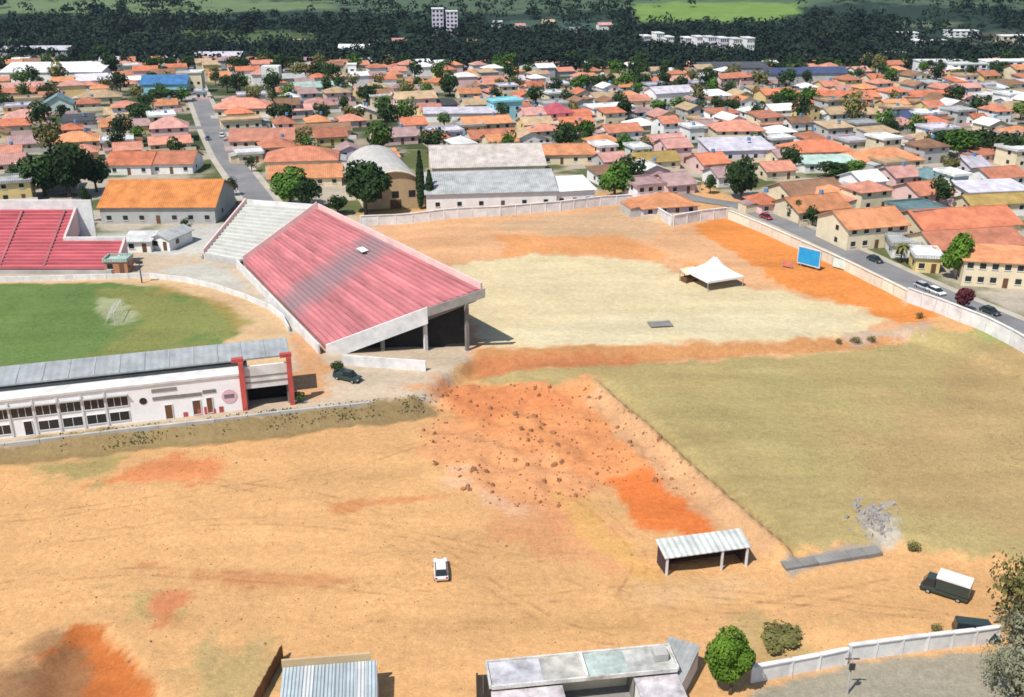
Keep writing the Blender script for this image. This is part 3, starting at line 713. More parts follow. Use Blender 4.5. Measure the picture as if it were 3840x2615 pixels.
# ------------------------------------------------------------------ open shelter in the dirt yard
sh = empty("shelter", at(706, 572), math.radians(13), "long open-fronted shelter with white sheet roof in the orange dirt yard", "shelter")
SHW = rib_mat("white_sheet_roof", (.54, .55, .52), .8, 0, .3, .8, .6, c2=(.34, .36, .33))
L2 = 5.2
SHELTER_SHADE = mat('shelter_dark_wall', (.07, .045, .04), .9, .4, .6)  # shade of the open shelter put into its wall colour
MB().slab([(-L2 - .3, -.3, 2.95), (L2 + .3, -.3, 2.95), (L2 + .3, 3.0, 3.5), (-L2 - .3, 3.0, 3.5)], .12).build("roof", SHW, sh)
MB().box(-L2, L2, 2.7, 2.85, -.4, 3.25).build("back_wall", SHELTER_SHADE, sh)
for x in (-L2, L2 - .15): MB().box(x, x + .15, .2, 2.69, -.4, 2.85).build("side_wall", SHELTER_SHADE, sh)
for x in (-L2 + .1, 1.9, L2 - .1): MB().box(x - .12, x + .12, -.2, .04, -.4, 2.85).build("post", WHITEP, sh)
MB().box(-L2 + .2, 1.7, 2.0, 2.5, .4, .52).build("bench", WOOD, sh)

# ------------------------------------------------------------------ houses
WINM = MB().box(-.6, .6, -.05, .04, 0, 1.15).mesh("window", GLASS)
SILL = MB().box(-.72, .72, -.14, -.01, -.12, -.005).mesh("sill", WALL['white'])
DOORM = MB().box(-.5, .5, -.05, .04, 0, 2.1).mesh("door", WOOD)
TANKM = MB().cyl((0, 0, 0), (0, 0, .95), .65, .55, 10).mesh("water_tank", mat("tank_blue", (.10, .22, .38), .5, .2))
def roof_mesh(kind, w, d, h, rise, ov):
    mb = MB(); x, y = w / 2 + ov, d / 2 + ov
    e = h - ov * rise / (d / 2) if kind != 'flat' else h
    T = .16
    if kind == 'gable':
        mb.slab([(-x, -y, e), (x, -y, e), (x, 0, h + rise), (-x, 0, h + rise)], T)
        mb.slab([(x, y, e), (-x, y, e), (-x, 0, h + rise + .003), (x, 0, h + rise + .003)], T)
    elif kind == 'gable_y':
        e = h - ov * rise / (w / 2)
        mb.slab([(-x, y, e), (-x, -y, e), (0, -y, h + rise), (0, y, h + rise)], T)
        mb.slab([(x, -y, e), (x, y, e), (0, y, h + rise + .003), (0, -y, h + rise + .003)], T)
    elif kind == 'hip':
        r = max(w - d, .2) / 2
        b = [(-x, -y, e), (x, -y, e), (x, y, e), (-x, y, e)]; p, q = (-r, 0, h + rise), (r, 0, h + rise)
        mb.poly([b[0], b[1], q, p]).poly([b[1], b[2], q]).poly([b[2], b[3], p, q]).poly([b[3], b[0], p])
        mb.poly([(c[0], c[1], c[2] - T) for c in b][::-1])
        for k in range(4):
            c, g = b[k], b[(k + 1) % 4]; mb.poly([(c[0], c[1], c[2] - T), (g[0], g[1], g[2] - T), g, c])
    elif kind == 'shed':
        mb.slab([(-x, -y, h), (x, -y, h), (x, y, h + rise), (-x, y, h + rise)], T)
    else:
        mb.box(-x, x, -y, y, h, h + .2)
        for a in ((-x, x, -y, -y + .2), (-x, x, y - .2, y), (-x, -x + .2, -y + .2, y - .2), (x - .2, x, -y + .2, y - .2)): mb.box(a[0], a[1], a[2], a[3], h + .2, h + .75)
    return mb
LAND, PLACED = [], []           # named landmarks for describing neighbours; footprints taken
def house(x0, x1, ye, kind, roof, wall, label=None, short=None, h=3.0, d=10.0, rot=None, rise=None, wins=None, cat="house", name=None, ov=.55, tank=False, group=None):
    xc = (x0 + x1) / 2
    p = at(xc, ye, h)
    s = scale_at((p.x, p.y, p.z + h))
    rz = math.radians(19 + random.uniform(-3, 3) if rot is None else rot)
    w = (x1 - x0) / s / max(math.cos(rz), .5) - (abs(math.sin(rz)) * d * .55)
    w = max(w, 5.0)
    n = Vector((-math.sin(rz), math.cos(rz), 0))
    c = Vector((p.x, p.y, 0)) + n * (d / 2)
    c.z = terr(c.x, c.y)
    r = empty(name or ("house" if cat == "house" else cat.replace(" ", "_")), c, rz, label, cat, group)
    if rise is None: rise = {'gable': d * .2, 'gable_y': w * .2, 'hip': d * .2, 'shed': d * .12, 'flat': .2}[kind]
    wm = MB(); a, b = w / 2, d / 2
    base = -1.6
    wm.poly([(-a, -b, base), (a, -b, base), (a, -b, h), (-a, -b, h)]) if kind != 'gable_y' else wm.poly([(-a, -b, base), (a, -b, base), (a, -b, h), (0, -b, h + rise - .2), (-a, -b, h)])
    wm.poly([(a, b, base), (-a, b, base), (-a, b, h + (rise - .2 if kind == 'shed' else 0)), (a, b, h + (rise - .2 if kind == 'shed' else 0))])
    for sx in (-1, 1):
        pts = [(sx * a, -sx * b * -1 * -1, base)]
        if kind == 'gable': q = [(sx * a, -b, base), (sx * a, b, base), (sx * a, b, h), (sx * a, 0, h + rise - .2), (sx * a, -b, h)]
        elif kind == 'shed': q = [(sx * a, -b, base), (sx * a, b, base), (sx * a, b, h + rise - .2), (sx * a, -b, h)]
        else: q = [(sx * a, -b, base), (sx * a, b, base), (sx * a, b, h), (sx * a, -b, h)]
        wm.poly(q if sx > 0 else q[::-1])
    wm.build("wall", WALL[wall], r)
    ro = roof_mesh(kind, w, d, h, rise, ov).build("roof", ROOF[roof], r)
    dist = c.y
    if kind in ('gable', 'hip') and dist < 420:
        rr = w / 2 + ov if kind == 'gable' else max(w - d, .2) / 2
        MB().cyl((-rr, 0, h + rise), (rr, 0, h + rise), .14, n=6).build("ridge", ROOF[roof], ro)
    floors = 2 if h > 5 else 1
    nw = wins if wins is not None else max(2, int(w / 3.6)) if dist < 430 else 2 if dist < 560 else 0
    for fl in range(floors):
        for k in range(nw):
            x = -a + (k + .5) * w / nw
            if fl == 0 and k == nw // 2:
                o = place("door", DOORM, r, (x, -b, .05)); continue
            o = place("window", WINM, r, (x, -b, 1.0 + 2.9 * fl))
            if dist < 330: place("sill", SILL, o)
        if nw and dist < 430:
            for sx in (-1, 1):
                place("window", WINM, r, (sx * a, -b * .3, 1.0 + 2.9 * fl), sx * math.pi / 2)
    if cat == "house" and dist < 520 and not (h > 5 and wins) and c.y > 235:
        rr_ = random.Random(int(abs(c.x) * 13 + c.y * 7))
        if rr_.random() < .55:
            sx = rr_.choice((-1, 1)); aw, ad, ah = rr_.uniform(2.2, 3.6), rr_.uniform(3.5, d * .7), rr_.uniform(2.1, 2.6); x0_ = a if sx > 0 else -a - aw
            an = MB().box(x0_ + .01, x0_ + aw - .01, -ad / 2, ad / 2, -1.2, ah).build("annex", WALL[rr_.choice(['white', 'cream', 'grey', wall])], r)
            ze, zi = ah + .05, ah + .5
            MB().slab([(x0_ - .1, -ad / 2 - .3, zi if sx > 0 else ze), (x0_ + aw + .1, -ad / 2 - .3, ze if sx > 0 else zi), (x0_ + aw + .1, ad / 2 + .3, ze if sx > 0 else zi), (x0_ - .1, ad / 2 + .3, zi if sx > 0 else ze)], .1).build("annex_roof", ROOF[rr_.choice(['grey', 'fibre', 'brown', 'mauve', roof])], an)
        if rr_.random() < .6:
            yw = -b - rr_.uniform(1.6, 3.0)
            MB().box(-a - 1.5, a + 1.5, yw - .08, yw + .08, -1.5, rr_.uniform(1.1, 1.7)).build("yard_wall", WALL[rr_.choice(['white', 'cream', 'grey', 'pink'])], r)
        if rr_.random() < .35: tank = True
    if tank:
        place("water_tank", TANKM, ro, (a * .4, b * .3 if kind == 'flat' else .2, h + (.2 if kind == 'flat' else rise)))
    if short: LAND.append((short, xc, ye, c.copy()))
    PLACED.append((c.x, c.y, max(w, d) / 2, w, d, rz))
    return r

H = house
# --- halls and large buildings
oh = H(99, 214, 206, 'gable', 'hall_orange', 'grey', "long hall with bright orange sheet roof and grey walls behind the left red terrace", "orange-roofed hall", h=4.6, d=21, rot=1, rise=4.4, cat="hall", wins=7)
H(0, 101, 72, 'gable', 'white', 'white', "huge white low-roofed factory hall at the left edge above the town", "white factory hall", h=5, d=34, rot=2, rise=3, cat="hall", wins=0)
H(424, 560, 192, 'gable', 'grey', 'white', "wide warehouse with pale grey roof behind the fairground's back wall", "grey warehouse", h=4.6, d=24, rot=7, rise=3.2, cat="warehouse", wins=6)
H(430, 548, 166, 'gable', 'fibre', 'cream', "warehouse with mottled pinkish roof right behind the pale grey warehouse", "pinkish-roofed warehouse", h=5.0, d=24, rot=7, rise=4.2, cat="warehouse", wins=0)
H(552, 598, 190, 'shed', 'white', 'white', "white flat-fronted store at the right end of the pale grey warehouse", "white store", h=4.2, d=12, rot=14, rise=1.2, cat="store", wins=3)
H(512, 598, 154, 'gable', 'orange', 'cream', "long low row house with orange roof and cream wall behind the grey warehouse", "long orange row house", h=3.4, d=11, rot=6, wins=6)
# barrel-vaulted gymnasium
gp = at(396, 208); gym = empty("gymnasium", gp, math.radians(16), "barrel-vaulted gymnasium with pale curved roof and tan end wall", "gymnasium")
LAND.append(("vaulted gymnasium", 396, 190, gp.copy()))
PLACED.append((gp.x - 5, gp.y + 20, 20, 17, 40, .28))
R, LG, N = 8.3, 38, 14
arc = [(R * math.cos(math.pi * k / N) * 1.0, 3.6 + 6.4 * math.sin(math.pi * k / N)) for k in range(N + 1)]
MB().poly([(-R + .2, 0, -1.5), (R - .2, 0, -1.5)] + [(x * .975, 0, z - .15) for x, z in arc]).build("end_wall", WALL['tan'], gym)
MB().poly([(R - .2, LG, -1.5), (-R + .2, LG, -1.5)] + [(x * .975, LG, z - .15) for x, z in reversed(arc)]).build("end_wall", WALL['tan'], gym)
for sx in (-1, 1): MB().box(sx * R - .2, sx * R + .2, .01, LG - .01, -1.5, 3.3).build("side_wall", WALL['cream'], gym)
GYR = mat("vault_roof_sheet", (.46, .44, .40), .7, .2, .3, .02)
for k in range(N):
    (xa, za), (xb, zb) = arc[k], arc[k + 1]
    MB().hexa([(xb, -.4, zb - .12), (xa, -.4, za - .12), (xa, LG + .4, za - .12), (xb, LG + .4, zb - .12)], [(xb, -.4, zb), (xa, -.4, za), (xa, LG + .4, za), (xb, LG + .4, zb)]).build("roof_sheet", GYR, gym)
rim = MB()
for k in range(N): rim.cyl((arc[k][0], -.45, arc[k][1] + .05), (arc[k + 1][0], -.45, arc[k + 1][1] + .05), .3, n=6)
rim.build("verge", WALL['cream'], gym)
for x in (-4.5, 0, 4.5): MB().box(x - .9, x + .9, -.06, .05, 2.8, 4.6).build("window", GLASS, gym)
MB().box(-1.5, 1.5, -.07, .05, -.2, 2.3).build("door", WOOD, gym)

# --- left of the left-hand street
H(76, 113, 80, 'gable', 'lilac', 'white', "grey lilac house with white corner wall, right of the white factory hall", "lilac corner house", h=4, d=12)
H(78, 121, 97, 'hip', 'tan', 'cream', "broad house with tan hip roof below the lilac corner house", "tan hip-roofed house", d=12)
H(-4, 42, 88, 'gable', 'rose', 'cream', "dull pink roofed house under the white factory hall at the left edge", "pink house by the factory", d=10)
H(-6, 40, 100, 'flat', 'tan', 'cream', "cream flat-topped house in the second row down from the white factory hall", "cream flat-topped house", d=9, h=3.6)
H(4, 47, 117, 'hip', 'rose', 'cream', "pale pink hip-roofed house near the left edge above the dark cluster of trees", "pale pink hip house", d=11)
H(42, 73, 104, 'gable_y', 'teal', 'mint', "house with steep dark teal roof near the left edge", "teal-roofed house", h=4, d=11, rise=3.2)
H(62, 93, 121, 'shed', 'slate', 'grey', "low building with dark slate roof above the orange cottage on the left", "slate-roofed building", d=10)
H(104, 131, 121, 'gable_y', 'tan', 'cream', "small cream gabled house halfway up the left, by a green garden", "small cream gabled house", d=8)
H(53, 100, 141, 'hip', 'orange', 'cream', "orange cottage right above the large dark cluster of trees", "orange cottage", d=12)
H(8, 49, 143, 'gable', 'mauve', 'cream', "mauve-roofed house left of the orange cottage", "mauve house", d=10)
H(-8, 24, 163, 'gable', 'rose', 'pink', "rosy house at the left edge beside the large dark cluster of trees", "rosy edge house", d=11)
H(-12, 20, 152, 'gable', 'salmon', 'white', "narrow salmon-roofed house behind the rosy house at the left edge", d=8)
H(150, 188, 127, 'hip', 'rose', 'pink', "pale pink two-storey house with pointed roof left of the grey street", "pale pink two-storey house", h=5.6, d=10, rise=3)
H(150, 191, 143, 'gable', 'salmon', 'cream', "low salmon-roofed house below the pale pink two-storey house", "low salmon house", d=9)
H(106, 150, 164, 'gable', 'redorange', 'white', "red-roofed half of the long building behind the orange-roofed hall", "red-roofed half", h=3.4, d=13, rot=2)
H(149, 192, 163, 'gable', 'terracotta', 'white', "terracotta half of the long building behind the orange-roofed hall, next to the street", "terracotta half", h=3.4, d=13, rot=2)
H(140, 186, 84, 'gable', 'blue', 'cyan', "bright blue roofed shed at the far end of the left street", "blue-roofed shed", h=5, d=16, rot=5, cat="shed", wins=0)
H(187, 201, 73, 'flat', 'white', 'cream', "narrow cream tower block at the top end of the left street", "cream tower block", h=9, d=7, rot=5, cat="building", wins=2)
H(123, 138, 66, 'flat', 'white', 'cream', "small cream block among dark trees left of the blue-roofed shed", "small cream block", h=5, d=8, cat="building")
H(196, 206, 92, 'flat', 'white', 'white', "tiny white kiosk beside the top of the left street", d=6, h=3.2)
# --- between the street and the centre
H(214, 272, 108, 'hip', 'salmon', 'cream', "wide salmon-pink hip-roofed house right of the left street's upper end", "salmon-pink house", h=3.6, d=15, rot=10)
H(222, 262, 121, 'flat', 'tan', 'cream', "cream terrace of flat roofs below the salmon-pink house", "cream flat-roofed terrace", d=9, h=3.4)
H(229, 294, 140, 'gable', 'salmon', 'cream', "long house with light salmon roof in the middle of the left-hand blocks", "light salmon long house", d=14, rot=8)
H(264, 338, 160, 'hip', 'terracotta', 'cream', "large terracotta hip roof above the two round street trees", "large terracotta hip house", d=15, rot=8, h=3.4)
H(268, 342, 177, 'gable', 'orange', 'cream', "orange-roofed house directly behind the bright round green tree", "orange house by the round tree", d=12, rot=8)
H(237, 264, 154, 'flat', 'white', 'cream', "small cream courtyard house between the street and the large terracotta hip roof", "cream courtyard house", d=8)
H(295, 336, 87, 'gable', 'mint', 'white', "long pale mint roof in the middle distance left of the slim white tower", "mint-roofed building", d=10, cat="building", wins=0)
H(303, 338, 105, 'hip', 'rose', 'cream', "dusty pink hip-roofed house below the mint roof", "dusty pink house", d=12)
H(296, 352, 131, 'gable', 'brown', 'cream', "long brown-roofed house among trees in the centre left", "brown-roofed long house", d=10)
H(338, 362, 150, 'gable_y', 'mauve', 'lilac', "narrow mauve gabled house left of the vaulted gymnasium", "narrow mauve house", d=9)
H(374, 420, 136, 'gable', 'mauve', 'pink', "mauve pink house just behind the vaulted gymnasium", "mauve pink house", d=11)
H(370, 393, 96, 'flat', 'white', 'cream', "square cream house right of the slim white tower", "square cream house", h=5.6, d=8)
H(396, 438, 98, 'gable', 'tan', 'pink', "tall cream and pink house in the middle distance, left of the dark shed", "tall cream and pink house", h=6, d=11)
H(427, 459, 105, 'shed', 'slate', 'brick', "dark red shed with black roof in the middle distance", "dark red shed", d=9, cat="shed", wins=0)
H(424, 502, 113, 'shed', 'lilac', 'white', "long white-lilac flat roof crossing the centre above the town", "long white-lilac roof", d=9, rot=4, h=3.6, cat="building", wins=0)
H(464, 494, 104, 'gable', 'tan', 'cream', "beige house left of the cyan building", "beige house", h=5, d=9)
H(492, 524, 102, 'flat', 'cyan', 'cyan', "cyan-blue painted building in the middle of the town", "cyan building", h=7, d=10, cat="building")
H(463, 514, 123, 'gable', 'orange', 'cream', "low orange-roofed house below the cyan building", "low orange house", d=10)
H(432, 465, 132, 'flat', 'lilac', 'lilac', "pale lilac flat-roofed house behind the pinkish-roofed warehouse", "pale lilac house", d=9)
H(470, 520, 137, 'gable', 'terracotta', 'cream', "terracotta house partly hidden by trees behind the pinkish-roofed warehouse", "half-hidden terracotta house", d=10)
H(338, 368, 49, 'gable', 'white', 'white', "bright white long building at the edge of the dark wood", "white building by the wood", h=6, d=14, rot=0, cat="building", wins=0)
# --- centre right
H(524, 548, 114, 'gable', 'rose', 'pink', "pale pink house beside the raspberry-roofed house", "pale pink neighbour", h=5.6, d=10)
H(546, 576, 112, 'hip', 'raspberry', 'pink', "tall house with raspberry red roof in the upper middle of the town", "raspberry-roofed house", h=5.8, d=11, rise=3.2)
H(560, 596, 122, 'gable', 'redorange', 'cream', "small red-orange roof below the raspberry-roofed house", d=8)
H(592, 636, 108, 'flat', 'white', 'white', "white flat-roofed house beside a round dark tree, upper middle", "white house by the round tree", h=4, d=10)
H(606, 654, 78, 'gable', 'tan', 'cream', "beige row house behind a green hedge of trees, far middle", "beige row house", d=10)
H(653, 697, 92, 'gable', 'lilac', 'white', "lilac white gabled house in the far middle, right of the beige row", "lilac white house", h=5, d=11)
H(693, 735, 96, 'shed', 'white', 'mint', "white roofed store among green trees in the far middle", "white-roofed store", d=11, cat="store")
H(606, 646, 131, 'gable', 'terracotta', 'white', "terracotta roof with white walls above the small round tree", "terracotta and white house", d=10)
H(597, 619, 147, 'flat', 'white', 'white', "white box house with flat roof left of the small round tree", "white box house", h=5.4, d=8)
H(633, 652, 149, 'flat', 'white', 'mint', "narrow white house with a dark doorway right of the small round tree", "narrow white house", h=5.6, d=8)
H(650, 690, 142, 'gable', 'rose', 'pink', "dull rose house between white neighbours in the centre right", "dull rose house", d=10)
H(688, 707, 128, 'flat', 'white', 'white', "small bright white house left of the square salmon roof", "bright white house", h=5, d=8)
H(717, 767, 130, 'hip', 'salmon', 'cream', "square cream house with vivid salmon hip roof in the right centre", "square salmon-roofed house", h=5.4, d=13, rot=4)
H(709, 778, 150, 'shed', 'lilac', 'lilac', "wide pale lilac flat roof below the square salmon roof", "wide lilac roof", d=14, h=3.6, rot=8)
H(635, 684, 161, 'gable', 'olive', 'cream', "house with yellowish olive roof in the centre right", "olive-roofed house", d=10)
H(700, 734, 163, 'gable', 'redorange', 'pink', "red-orange house with pink wall left of the tall dark tree", "red-orange house by the dark tree", d=11)
H(634, 668, 186, 'flat', 'mauve', 'white', "white house with a large dark window facing the boundary wall notch", "white house by the notch", h=5.4, d=10, wins=3)
H(664, 700, 184, 'gable', 'mauve', 'pink', "pinkish mauve house behind the orange hip roof at the wall", "pinkish mauve house", d=11)
H(640, 702, 206, 'hip', 'orange', 'lilac', "orange hip-roofed house tucked against the boundary wall's notch", "orange hip house at the wall", d=11, rot=14, h=2.8)
H(759, 784, 203, 'hip', 'redorange', 'pink', "small red pyramid-roofed house by the upper end of the right-hand street", "small red pyramid house", d=9)
H(785, 852, 192, 'gable', 'brown', 'cream', "long brown-roofed house behind the orange row on the right street", "long brown house", d=11)
H(792, 858, 209, 'gable', 'orange', 'cream', "pale orange roofed house in the row along the right-hand street", "pale orange street house", d=12, h=3.2)
H(842, 916, 226, 'gable', 'orange', 'cream', "vivid orange roof over a cream house with black window on the right street", "vivid orange street house", h=5.4, d=13, wins=5)
H(917, 1030, 226, 'gable', 'redorange', 'cream', "broad red-orange roof at the right edge behind the palm", "broad red-orange roof", h=4, d=14, rot=12)
H(930, 1034, 246, 'gable', 'terracotta', 'cream', "long terracotta roof at the right edge, above the cream arched house", "long terracotta edge roof", h=3.6, d=12, rot=12)
H(966, 1040, 262, 'shed', 'orange', 'cream', "cream house with dark arched openings at the right edge by the street", "cream arched house", h=5.6, d=9, rot=-12, wins=6)
H(916, 942, 258, 'flat', 'white', 'yellow', "small yellow-fronted house left of the bright round street tree", "small yellow-fronted house", h=3.4, d=7, rot=-10)
H(892, 922, 246, 'flat', 'grey', 'white', "low white flat house behind the palm on the right street", "low white house by the palm", h=3, d=8, rot=-10)
H(908, 954, 212, 'flat', 'teal', 'white', "dark balconied flat-roofed house with white side wall on the right", "dark balconied house", h=6, d=10, wins=4)
H(790, 858, 151, 'hip', 'redorange', 'cream', "large house with vivid orange-red roof in the right-hand blocks", "large orange-red house", d=13, rot=8)
H(858, 928, 160, 'hip', 'orange', 'cream', "wide brownish orange hip-roofed house beside the dark tree belt", "wide orange hip house", d=13, rot=8)
H(804, 860, 163, 'shed', 'mint', 'white', "pale green lean-to roof below the vivid orange-red house", "pale green roof", d=8, rot=8)
H(858, 892, 181, 'gable', 'white', 'white', "white gabled house in the right-hand blocks, brightest of its row", "white gabled house", h=4.2, d=10)
H(892, 926, 176, 'gable', 'rose', 'pink', "pink white house right of the white gabled house", "pink white house", d=10)
H(924, 954, 177, 'hip', 'teal', 'mint', "house with grey-green hip roof, third in line right of the white gabled house", "grey-green hip house", d=10)
H(952, 972, 176, 'flat', 'white', 'white', "small white cube house between grey-green and bluish roofs", "white cube house", h=4.4, d=8)
H(968, 994, 166, 'gable', 'lilac', 'lilac', "bluish grey roof under the dark tree belt at the right", "bluish grey house", d=10)
H(986, 1034, 177, 'gable', 'terracotta', 'white', "terracotta house at the right edge under the dark tree belt", "terracotta edge house", d=10)
H(966, 1034, 191, 'shed', 'lilac', 'white', "long white lilac roof at the right edge", "long lilac edge roof", d=9, rot=10)
H(968, 1034, 203, 'gable', 'olive', 'cream', "yellow-brown roof at the right edge below the lilac roof", "yellow-brown edge roof", d=8, rot=10)
H(914, 962, 193, 'gable', 'terracotta', 'pink', "brick red roof behind the dark balconied house", "brick red house", d=11)
H(764, 800, 170, 'gable', 'salmon', 'cream', "small salmon house right of the tall dark tree", "small salmon house", d=9)
H(776, 800, 156, 'gable', 'mauve', 'cream', "small mauve house between lilac and orange-red roofs", d=8)
H(816, 862, 96, 'gable', 'redorange', 'cream', "leftmost of the long red roofs in the far right row", "leftmost far red roof", d=10, rot=3)
H(862, 900, 96, 'gable', 'redorange', 'cream', "middle long red roof of the far right row", "middle far red roof", d=10, rot=3)
H(904, 968, 96, 'gable', 'redorange', 'pink', "rightmost of the long red roofs in the far right row, below the wood", "rightmost far red roof", d=10, rot=3)
H(827, 862, 113, 'gable', 'tan', 'white', "pale cream house below the leftmost far red roof", "pale cream far house", d=10)
H(862, 890, 113, 'hip', 'tan', 'cream', "tan hip house below the middle far red roof", "tan far house", d=10)
H(894, 921, 117, 'gable', 'navy', 'white', "house with dark blue roof in the far right blocks", "navy-roofed house", d=9)
H(917, 954, 114, 'flat', 'white', 'pink', "pinkish white flat house below the rightmost far red roof", "pinkish white flat house", d=10, h=4)
H(974, 992, 119, 'gable', 'redorange', 'white', "small bright red roof just above the dark tree belt on the right", "small bright red roof", d=8)
H(990, 1030, 108, 'gable', 'tan', 'cream', "cream roofed house at the far right edge above the dark tree belt", "cream far edge house", d=10)

# --- tall slim things in town
def tower(px, py, w, d, h, wall, label, name="tower", cat="tower"):
    p = at(px, py); r = empty(name, p, math.radians(8), label, cat)
    MB().box(-w / 2, w / 2, -d / 2, d / 2, -1, h).build("shaft", WALL[wall], r)
    MB().box(-w / 2 - .3, w / 2 + .3, -d / 2 - .3, d / 2 + .3, h + .005, h + .5).build("cap", WALL[wall], r)
    for k in range(3): MB().box(-w * .2, w * .2, -d / 2 - .04, -d / 2 + .05, h * (.25 + .22 * k), h * (.25 + .22 * k) + h * .09).build("window", GLASS, r)
    return r
tower(353, 84, 4.2, 4.2, 9.5, 'white', "slim bright white tower standing among trees in the middle distance")
wt = empty("water_tower", at(273, 88), 0, "white box water tank raised on legs behind the salmon-pink house", "water tower")
MB().box(-4.2, 4.2, -3, 3, 5, 10.5).build("tank", WALL['white'], wt)
for x in (-3.4, 3.4):
    for y in (-2.2, 2.2): MB().cyl((x, y, -.5), (x, y, 5), .35).build("leg", CONC, wt)
# --- far blocks: two towers, row of flats, white complexes
def block(px, py, w, d, h, wall, label, rot=5, floors=4, cols=4, group=None, roof='white', cat="apartment block", name="apartment_block"):
    p = at(px, py); r = empty(name, p, math.radians(rot), label, cat, group)
    MB().box(-w / 2, w / 2, -d / 2, d / 2, -4, h).build("wall", WALL[wall], r)
    MB().box(-w / 2 - .3, w / 2 + .3, -d / 2 - .3, d / 2 + .3, h + .005, h + .6).build("roof", ROOF[roof], r)
    fh = h / floors
    for f in range(floors):
        for c in range(cols):
            x = -w / 2 + (c + .5) * w / cols
            MB().box(x - w / cols * .28, x + w / cols * .28, -d / 2 - .05, -d / 2 + .1, f * fh + fh * .3, f * fh + fh * .8).build("window", GLASS, r)
    return r
block(438, 34, 9, 12, 19, 'lilac', "left one of the twin pale towers standing in the dark wood", floors=6, cols=3)
block(452, 34, 9, 12, 17, 'lilac', "right one of the twin pale towers standing in the dark wood", floors=6, cols=3)
nm = ["leftmost", "second", "third", "fourth", "fifth", "sixth", "seventh", "eighth", "rightmost"]
for k, (x, y, hh) in enumerate([(645, 50, 10), (657, 50, 12), (667, 51, 10), (686, 52, 10), (697, 54, 12), (708, 56, 13), (720, 57, 13), (733, 58, 13), (746, 59, 14)]):
    lab = f"{nm[k]} of the pale apartment blocks in the dark wood" if k in (0, 8) else f"{nm[k]} from the left of the pale apartment blocks in the dark wood"
    block(x, y, 5.6, 11, hh, 'white' if k % 3 else 'lilac', lab, rot=12, group="pale apartment blocks in the wood")
for k, (x, y, w, hh, lab) in enumerate([(938, 72, 26, 6, "low white building, left one of the pale complex at the far right"), (964, 73, 20, 5, "pale low building in the middle of the complex at the far right"),
                       (1004, 72, 26, 6, "white low building at the far right edge beside the dark wood"), (1012, 44, 22, 6, "tan building high on the far right slope"),
                       (925, 46, 30, 4, "long pale shed high on the far right slope"), (890, 60, 16, 5, "pale building in the wood left of the far right complex"), (985, 58, 18, 5, "pale building above the middle of the far right complex"), (905, 38, 16, 4, "small pale building highest on the right slope's left side"), (842, 70, 7, 5, "tiny white house alone in the dark wood at right"), (960, 36, 24, 4, "pale roof strip on the upper right slope")]):
    block(x, y, w, 10, hh, 'cream' if k in (3, 6) else 'white', lab, rot=4, floors=2, cols=5, cat="building", name="far_building")
for k, (x0, x1, y, c, lab) in enumerate([(768, 812, 74, 'navy', "dark blue factory roof, left part, below the apartment blocks"), (808, 852, 73, 'navy', "dark blue factory roof, right part, below the apartment blocks"),
                       (700, 770, 66, 'slate', "long dark grey factory roof just below the apartment blocks"), (0, 66, 50, 'lilac', "long grey shed roof above the white factory hall"), (190, 240, 56, 'lilac', "grey long shed at the far edge of town, upper left")]):
    H(x0, x1, y, 'gable', c, 'grey', lab, h=5, d=22, rot=4, rise=2, cat="factory", wins=0)

on = ["first", "second", "third", "fourth", "fifth", "sixth", "seventh", "eighth", "ninth", "tenth"]
for k, (x, y, w) in enumerate([(245, 50, 10), (300, 46, 9), (380, 47, 8), (400, 45, 12), (470, 46, 9), (497, 27, 8), (520, 30, 8), (548, 26, 10), (575, 34, 9), (604, 29, 11)]):
    p = at(x, y); r = empty("far_house", p, .2, f"{on[k]} from the left of the tiny pale houses scattered through the dark wood", "house", "tiny houses in the wood")
    MB().box(-w / 2, w / 2, -4, 4, -3, 3.4).build("wall", WALL[['white', 'cream', 'lilac'][k % 3]], r)
    MB().slab([(-w / 2 - .4, -4.5, 3.45), (w / 2 + .4, -4.5, 3.45), (w / 2 + .4, .02, 5.2), (-w / 2 - .4, .02, 5.2)], .15).slab([(w / 2 + .4, 4.5, 3.45), (-w / 2 - .4, 4.5, 3.45), (-w / 2 - .4, .03, 5.21), (w / 2 + .4, .03, 5.21)], .15).build("roof", ROOF[['rose', 'tan', 'grey'][k % 3]], r)
    PLACED.append((p.x, p.y, w, w + 14, 30, 0))

# --- filler houses on the town grid
RC = ['terracotta', 'terracotta', 'salmon', 'salmon', 'orange', 'orange', 'rose', 'redorange', 'redorange', 'brown', 'tan', 'white', 'mauve']
RN = {'terracotta': 'terracotta', 'salmon': 'salmon', 'orange': 'orange', 'brown': 'brown', 'rose': 'dusty rose', 'redorange': 'red-orange', 'mauve': 'mauve', 'tan': 'tan', 'grey': 'grey', 'white': 'white', 'lilac': 'pale lilac', 'olive': 'olive', 'mint': 'mint'}
WC = ['white', 'cream', 'cream', 'pink', 'white', 'yellow', 'grey']
USED = set()
ORD = ["", "second ", "third ", "fourth ", "fifth ", "sixth "]
def describe(thing, px, py):
    """say which landmark it stands by and on which side"""
    near = sorted(LAND, key=lambda l: (l[1] - px) ** 2 + ((l[2] - py) * 2.2) ** 2)
    for rank in range(6):
        for s, lx, ly, _ in near[:4]:
            dx, dy = px - lx, (py - ly) * 2.2
            rel = ("right of" if dx > 0 else "left of") if abs(dx) > abs(dy) else ("below" if dy > 0 else "above")
            t = f"{ORD[rank]}{thing} just {rel} the {s}"
            if t not in USED: USED.add(t); return t
    return None
def proj(x, y, z):
    dz = z - CAM_H; f = y * CP - dz * SP
    return 512 + FPX * x / f, 348.5 - FPX * (y * SP + dz * CP) / f
